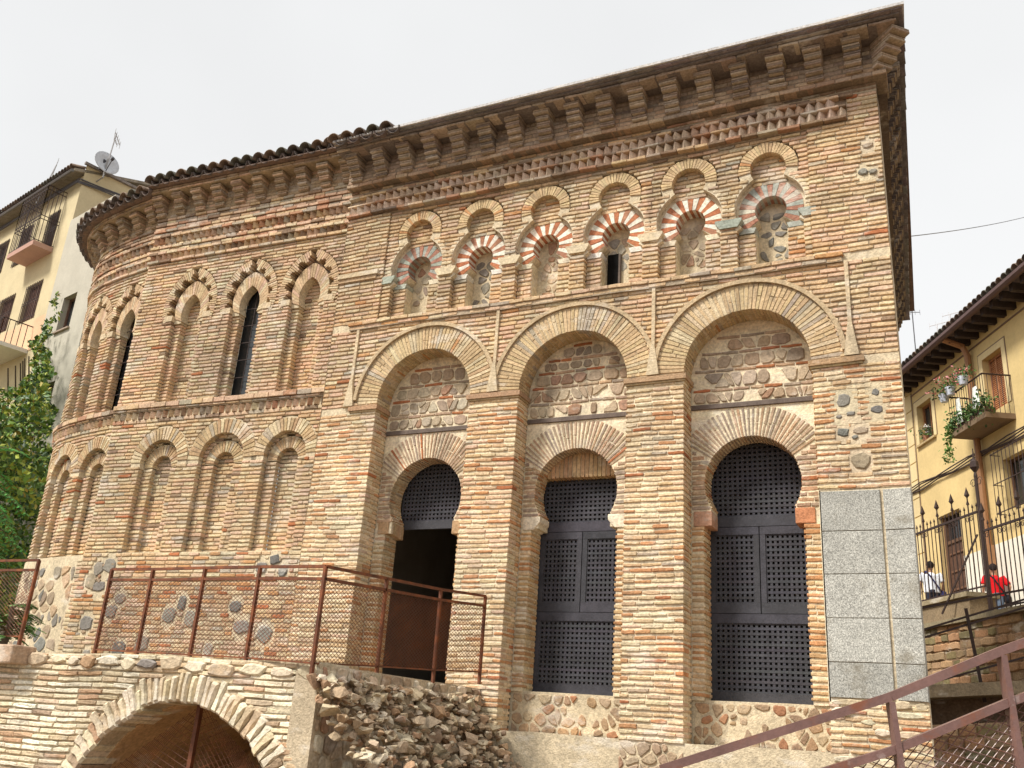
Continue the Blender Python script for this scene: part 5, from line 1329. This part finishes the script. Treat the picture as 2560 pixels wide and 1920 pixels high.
def person(label, feet, face_az, h, skin, hair, shirt, trouser, armpose, bag):
    B = Vector(feet); s = h/1.75; t = thing('person', label, 'person', feet)
    fx = Vector((cos(face_az), sin(face_az), 0)); rx = Vector((fx.y, -fx.x, 0))           # forward, right
    Q = lambda r, f_, z: B + rx*r*s + fx*f_*s + Vector((0,0,z*s))
    legs = []; arms = []
    for k in (-1, 1):
        legs.append(([Q(k*.09,0,.92), Q(k*.095,.01,.72), Q(k*.10,.015,.48), Q(k*.105,-.015,.25), Q(k*.11,-.02,.07)], [.088*s,.08*s,.062*s,.055*s,.042*s]))
        arms.append([Q(k*.19,0,1.41), Q(k*.235,-.01,1.33), Q(k*armpose[k][0][0],armpose[k][0][1],armpose[k][0][2]), Q(k*armpose[k][1][0],armpose[k][1][1],armpose[k][1][2])])
    feet_ = [([Q(k*.11,-.06,.045), Q(k*.115,.05,.045), Q(k*.12,.18,.035)], [.045*s,.05*s,.038*s]) for k in (-1,1)]
    torso = [([Q(0,0,.90), Q(0,0,1.05), Q(0,.01,1.2), Q(0,0,1.35), Q(0,0,1.43)], [.115*s,.125*s,.135*s,.13*s,.07*s]), ([Q(-.11,0,.98), Q(-.12,0,1.2), Q(-.13,0,1.36)], [.09*s,.095*s,.085*s]), ([Q(.11,0,.98), Q(.12,0,1.2), Q(.13,0,1.36)], [.09*s,.095*s,.085*s])]
    head = [([Q(0,0,1.42), Q(0,.01,1.52)], [.055*s,.055*s]), ([Q(0,.02,1.50), Q(0,.02,1.56), Q(0,.015,1.64), Q(0,.01,1.71), Q(0,.01,1.745)], [.055*s,.085*s,.10*s,.08*s,.03*s]), ([Q(0,.09,1.60), Q(0,.125,1.585)], [.02*s,.016*s]), ([Q(-.095,.01,1.60), Q(-.108,.0,1.62)], [.02*s,.012*s]), ([Q(.095,.01,1.60), Q(.108,.0,1.62)], [.02*s,.012*s])]
    armt = [(a, [.062*s,.055*s,.042*s,.03*s]) for a in arms]
    hands = []
    for a in arms:
        d = (a[3]-a[2]).normalized(); w = a[3]; side_ = d.cross(fx).normalized()
        hands.append(([w, w + d*.08*s], [.035*s,.04*s]))
        for fi in range(4): o_ = fx*(fi-1.5)*.018*s; hands.append(([w + d*.07*s + o_, w + d*(.12 + .012*(1-abs(fi-1.3)))*s + o_, w + d*(.155+.015*(1-abs(fi-1.3)))*s + o_ + side_*.012*s], [.0105*s,.010*s,.008*s]))
        hands.append(([w + d*.02*s + fx*.035*s, w + d*.07*s + fx*.06*s, w + d*.10*s + fx*.062*s], [.013*s,.011*s,.009*s]))
    blob('body', legs + feet_ + torso + head + armt + hands, M_SKIN, t, .011, skin)
    blob('hair', [([Q(0,-.005,1.60), Q(0,-.012,1.66), Q(0,-.005,1.725), Q(0,0,1.765)], [.098*s,.11*s,.09*s,.03*s]), ([Q(0,-.04,1.56), Q(0,-.03,1.62)], [.07*s,.085*s])], M_CLOTH, t, .016, hair)
    blob('shirt', [([Q(0,0,.86), Q(0,0,1.05), Q(0,.01,1.2), Q(0,0,1.35), Q(0,0,1.44)], [.14*s,.145*s,.15*s,.145*s,.075*s])] + [([Q(k*.10,0,.88), Q(k*.12,0,1.2), Q(k*.14,0,1.37)], [.115*s,.112*s,.098*s]) for k in (-1,1)] + [([a[0], a[1], a[1].lerp(a[2], .75)], [.082*s,.082*s,.078*s]) for a in arms], M_CLOTH, t, .018, shirt)
    blob('trousers', [([Q(0,0,.98), Q(0,0,.86)], [.145*s,.14*s])] + [([Q(k*.085,0,.95), Q(k*.095,.01,.72), Q(k*.10,.015,.48), Q(k*.105,-.01,.25), Q(k*.11,-.015,.09)], [.108*s,.098*s,.08*s,.072*s,.066*s]) for k in (-1,1)], M_CLOTH, t, .018, trouser)
    blob('shoes', [(f_, [r*1.15 for r in rr]) for f_, rr in feet_], M_CLOTH, t, .014, (.04,.035,.03))
    # bag on a diagonal strap over the back
    mb = MB(); k = bag['side']; mb.tube([Q(-k*.15,.10,1.36), Q(-k*.13,-.02,1.475), Q(-k*.04,-.155,1.33), Q(k*.06,-.17,1.15), Q(k*.17,-.15,.98), Q(k*.25,-.03,.90)], .022*s, bag['col'], 6); mb.build('bag_strap', M_CLOTH, t)
    mb = MB(); c = Q(k*.27,-.02,.82); mb.tube([c + Vector((0,0,-.13)), c + Vector((0,0,-.09)), c, c + Vector((0,0,.09)), c + Vector((0,0,.11))], [.05,.095,.10,.09,.04], bag['col'], 8); mb.build('bag', M_CLOTH, t, True)
    return t
up_street = 1.75
ph = at(2481,1410,26.0); pf = (ph.x, ph.y, ph.z - 1.77)
person('person in a red shirt and blue jeans carrying a black shoulder bag', pf, 1.75, 1.77, (.42,.24,.15), (.03,.022,.02), (.62,.015,.02), (.13,.17,.24), {-1:((.30,-.05,1.13),(.30,.05,.90)), 1:((.37,-.06,1.14),(.33,.02,.93))}, {'side':1,'col':(.02,.02,.025)})
ph = at(2324,1404,26.5); pf2 = (ph.x, ph.y, ph.z - 1.76)
person('person in a white shirt with a dark diagonal strap behind the iron fence', pf2, 1.75, 1.76, (.40,.22,.13), (.018,.015,.014), (.72,.76,.84), (.035,.04,.06), {-1:((.30,-.02,1.13),(.30,.08,.92)), 1:((.29,-.02,1.13),(.27,.10,.92))}, {'side':1,'col':(.035,.035,.10)})
# paved step under the walkers, level with their feet
mb = MB(); mb.box((pf2[0]-3, min(pf[1],pf2[1])-1.2, min(pf[2],pf2[2])-.4), (pf[0]+6, max(pf[1],pf2[1])+1.0, min(pf[2],pf2[2])-.0), (.3,.27,.23)); mb.build('pavement', M_PAVE, None, kind='structure')

# ------------------------------------------------------------------ emit the masonry pieces
LIMIT = 300
groups = {}
for p_ in PIECES:
    kind, poly, d0, d1, warp, col, parent, chm, bulge = p_
    top_ = parent
    while top_.parent is not None: top_ = top_.parent
    pts = [project(warp(a, d0, b)) for a, b in poly]
    area = 0
    if all(pts):
        for i in range(len(pts)):
            x0, y0 = pts[i]; x1, y1 = pts[(i+1) % len(pts)]; area += x0*y1 - x1*y0
        area = abs(area)/2
        cx_ = sum(q[0] for q in pts)/len(pts); cy_ = sum(q[1] for q in pts)/len(pts)
        if not (-20 < cx_ < 2580 and -20 < cy_ < 1940): area *= .001
    groups.setdefault((top_.name, kind), []).append((area, p_))
for (tn, kind), lst in groups.items():
    lst.sort(key=lambda q: -q[0]); rest = MB(); root = bpy.data.objects[tn]
    mtl = M_GRAN if kind == 'block' else M_MAS
    for i, (ar, (k_, poly, d0, d1, warp, col, parent, chm, bulge)) in enumerate(lst):
        V, F = piece_geo(poly, d0, d1, warp, chm, bulge)
        if i < LIMIT:
            mb = MB(); mb.add(V, F, col); mb.build(kind, mtl, parent, smooth=False)
        else: rest.add(V, F, col)
    if rest.v: rest.build({'brick':'brickwork','voussoir':'arch_bricks','stone':'rubble_stones'}.get(kind, kind), mtl, root, kind='stuff')
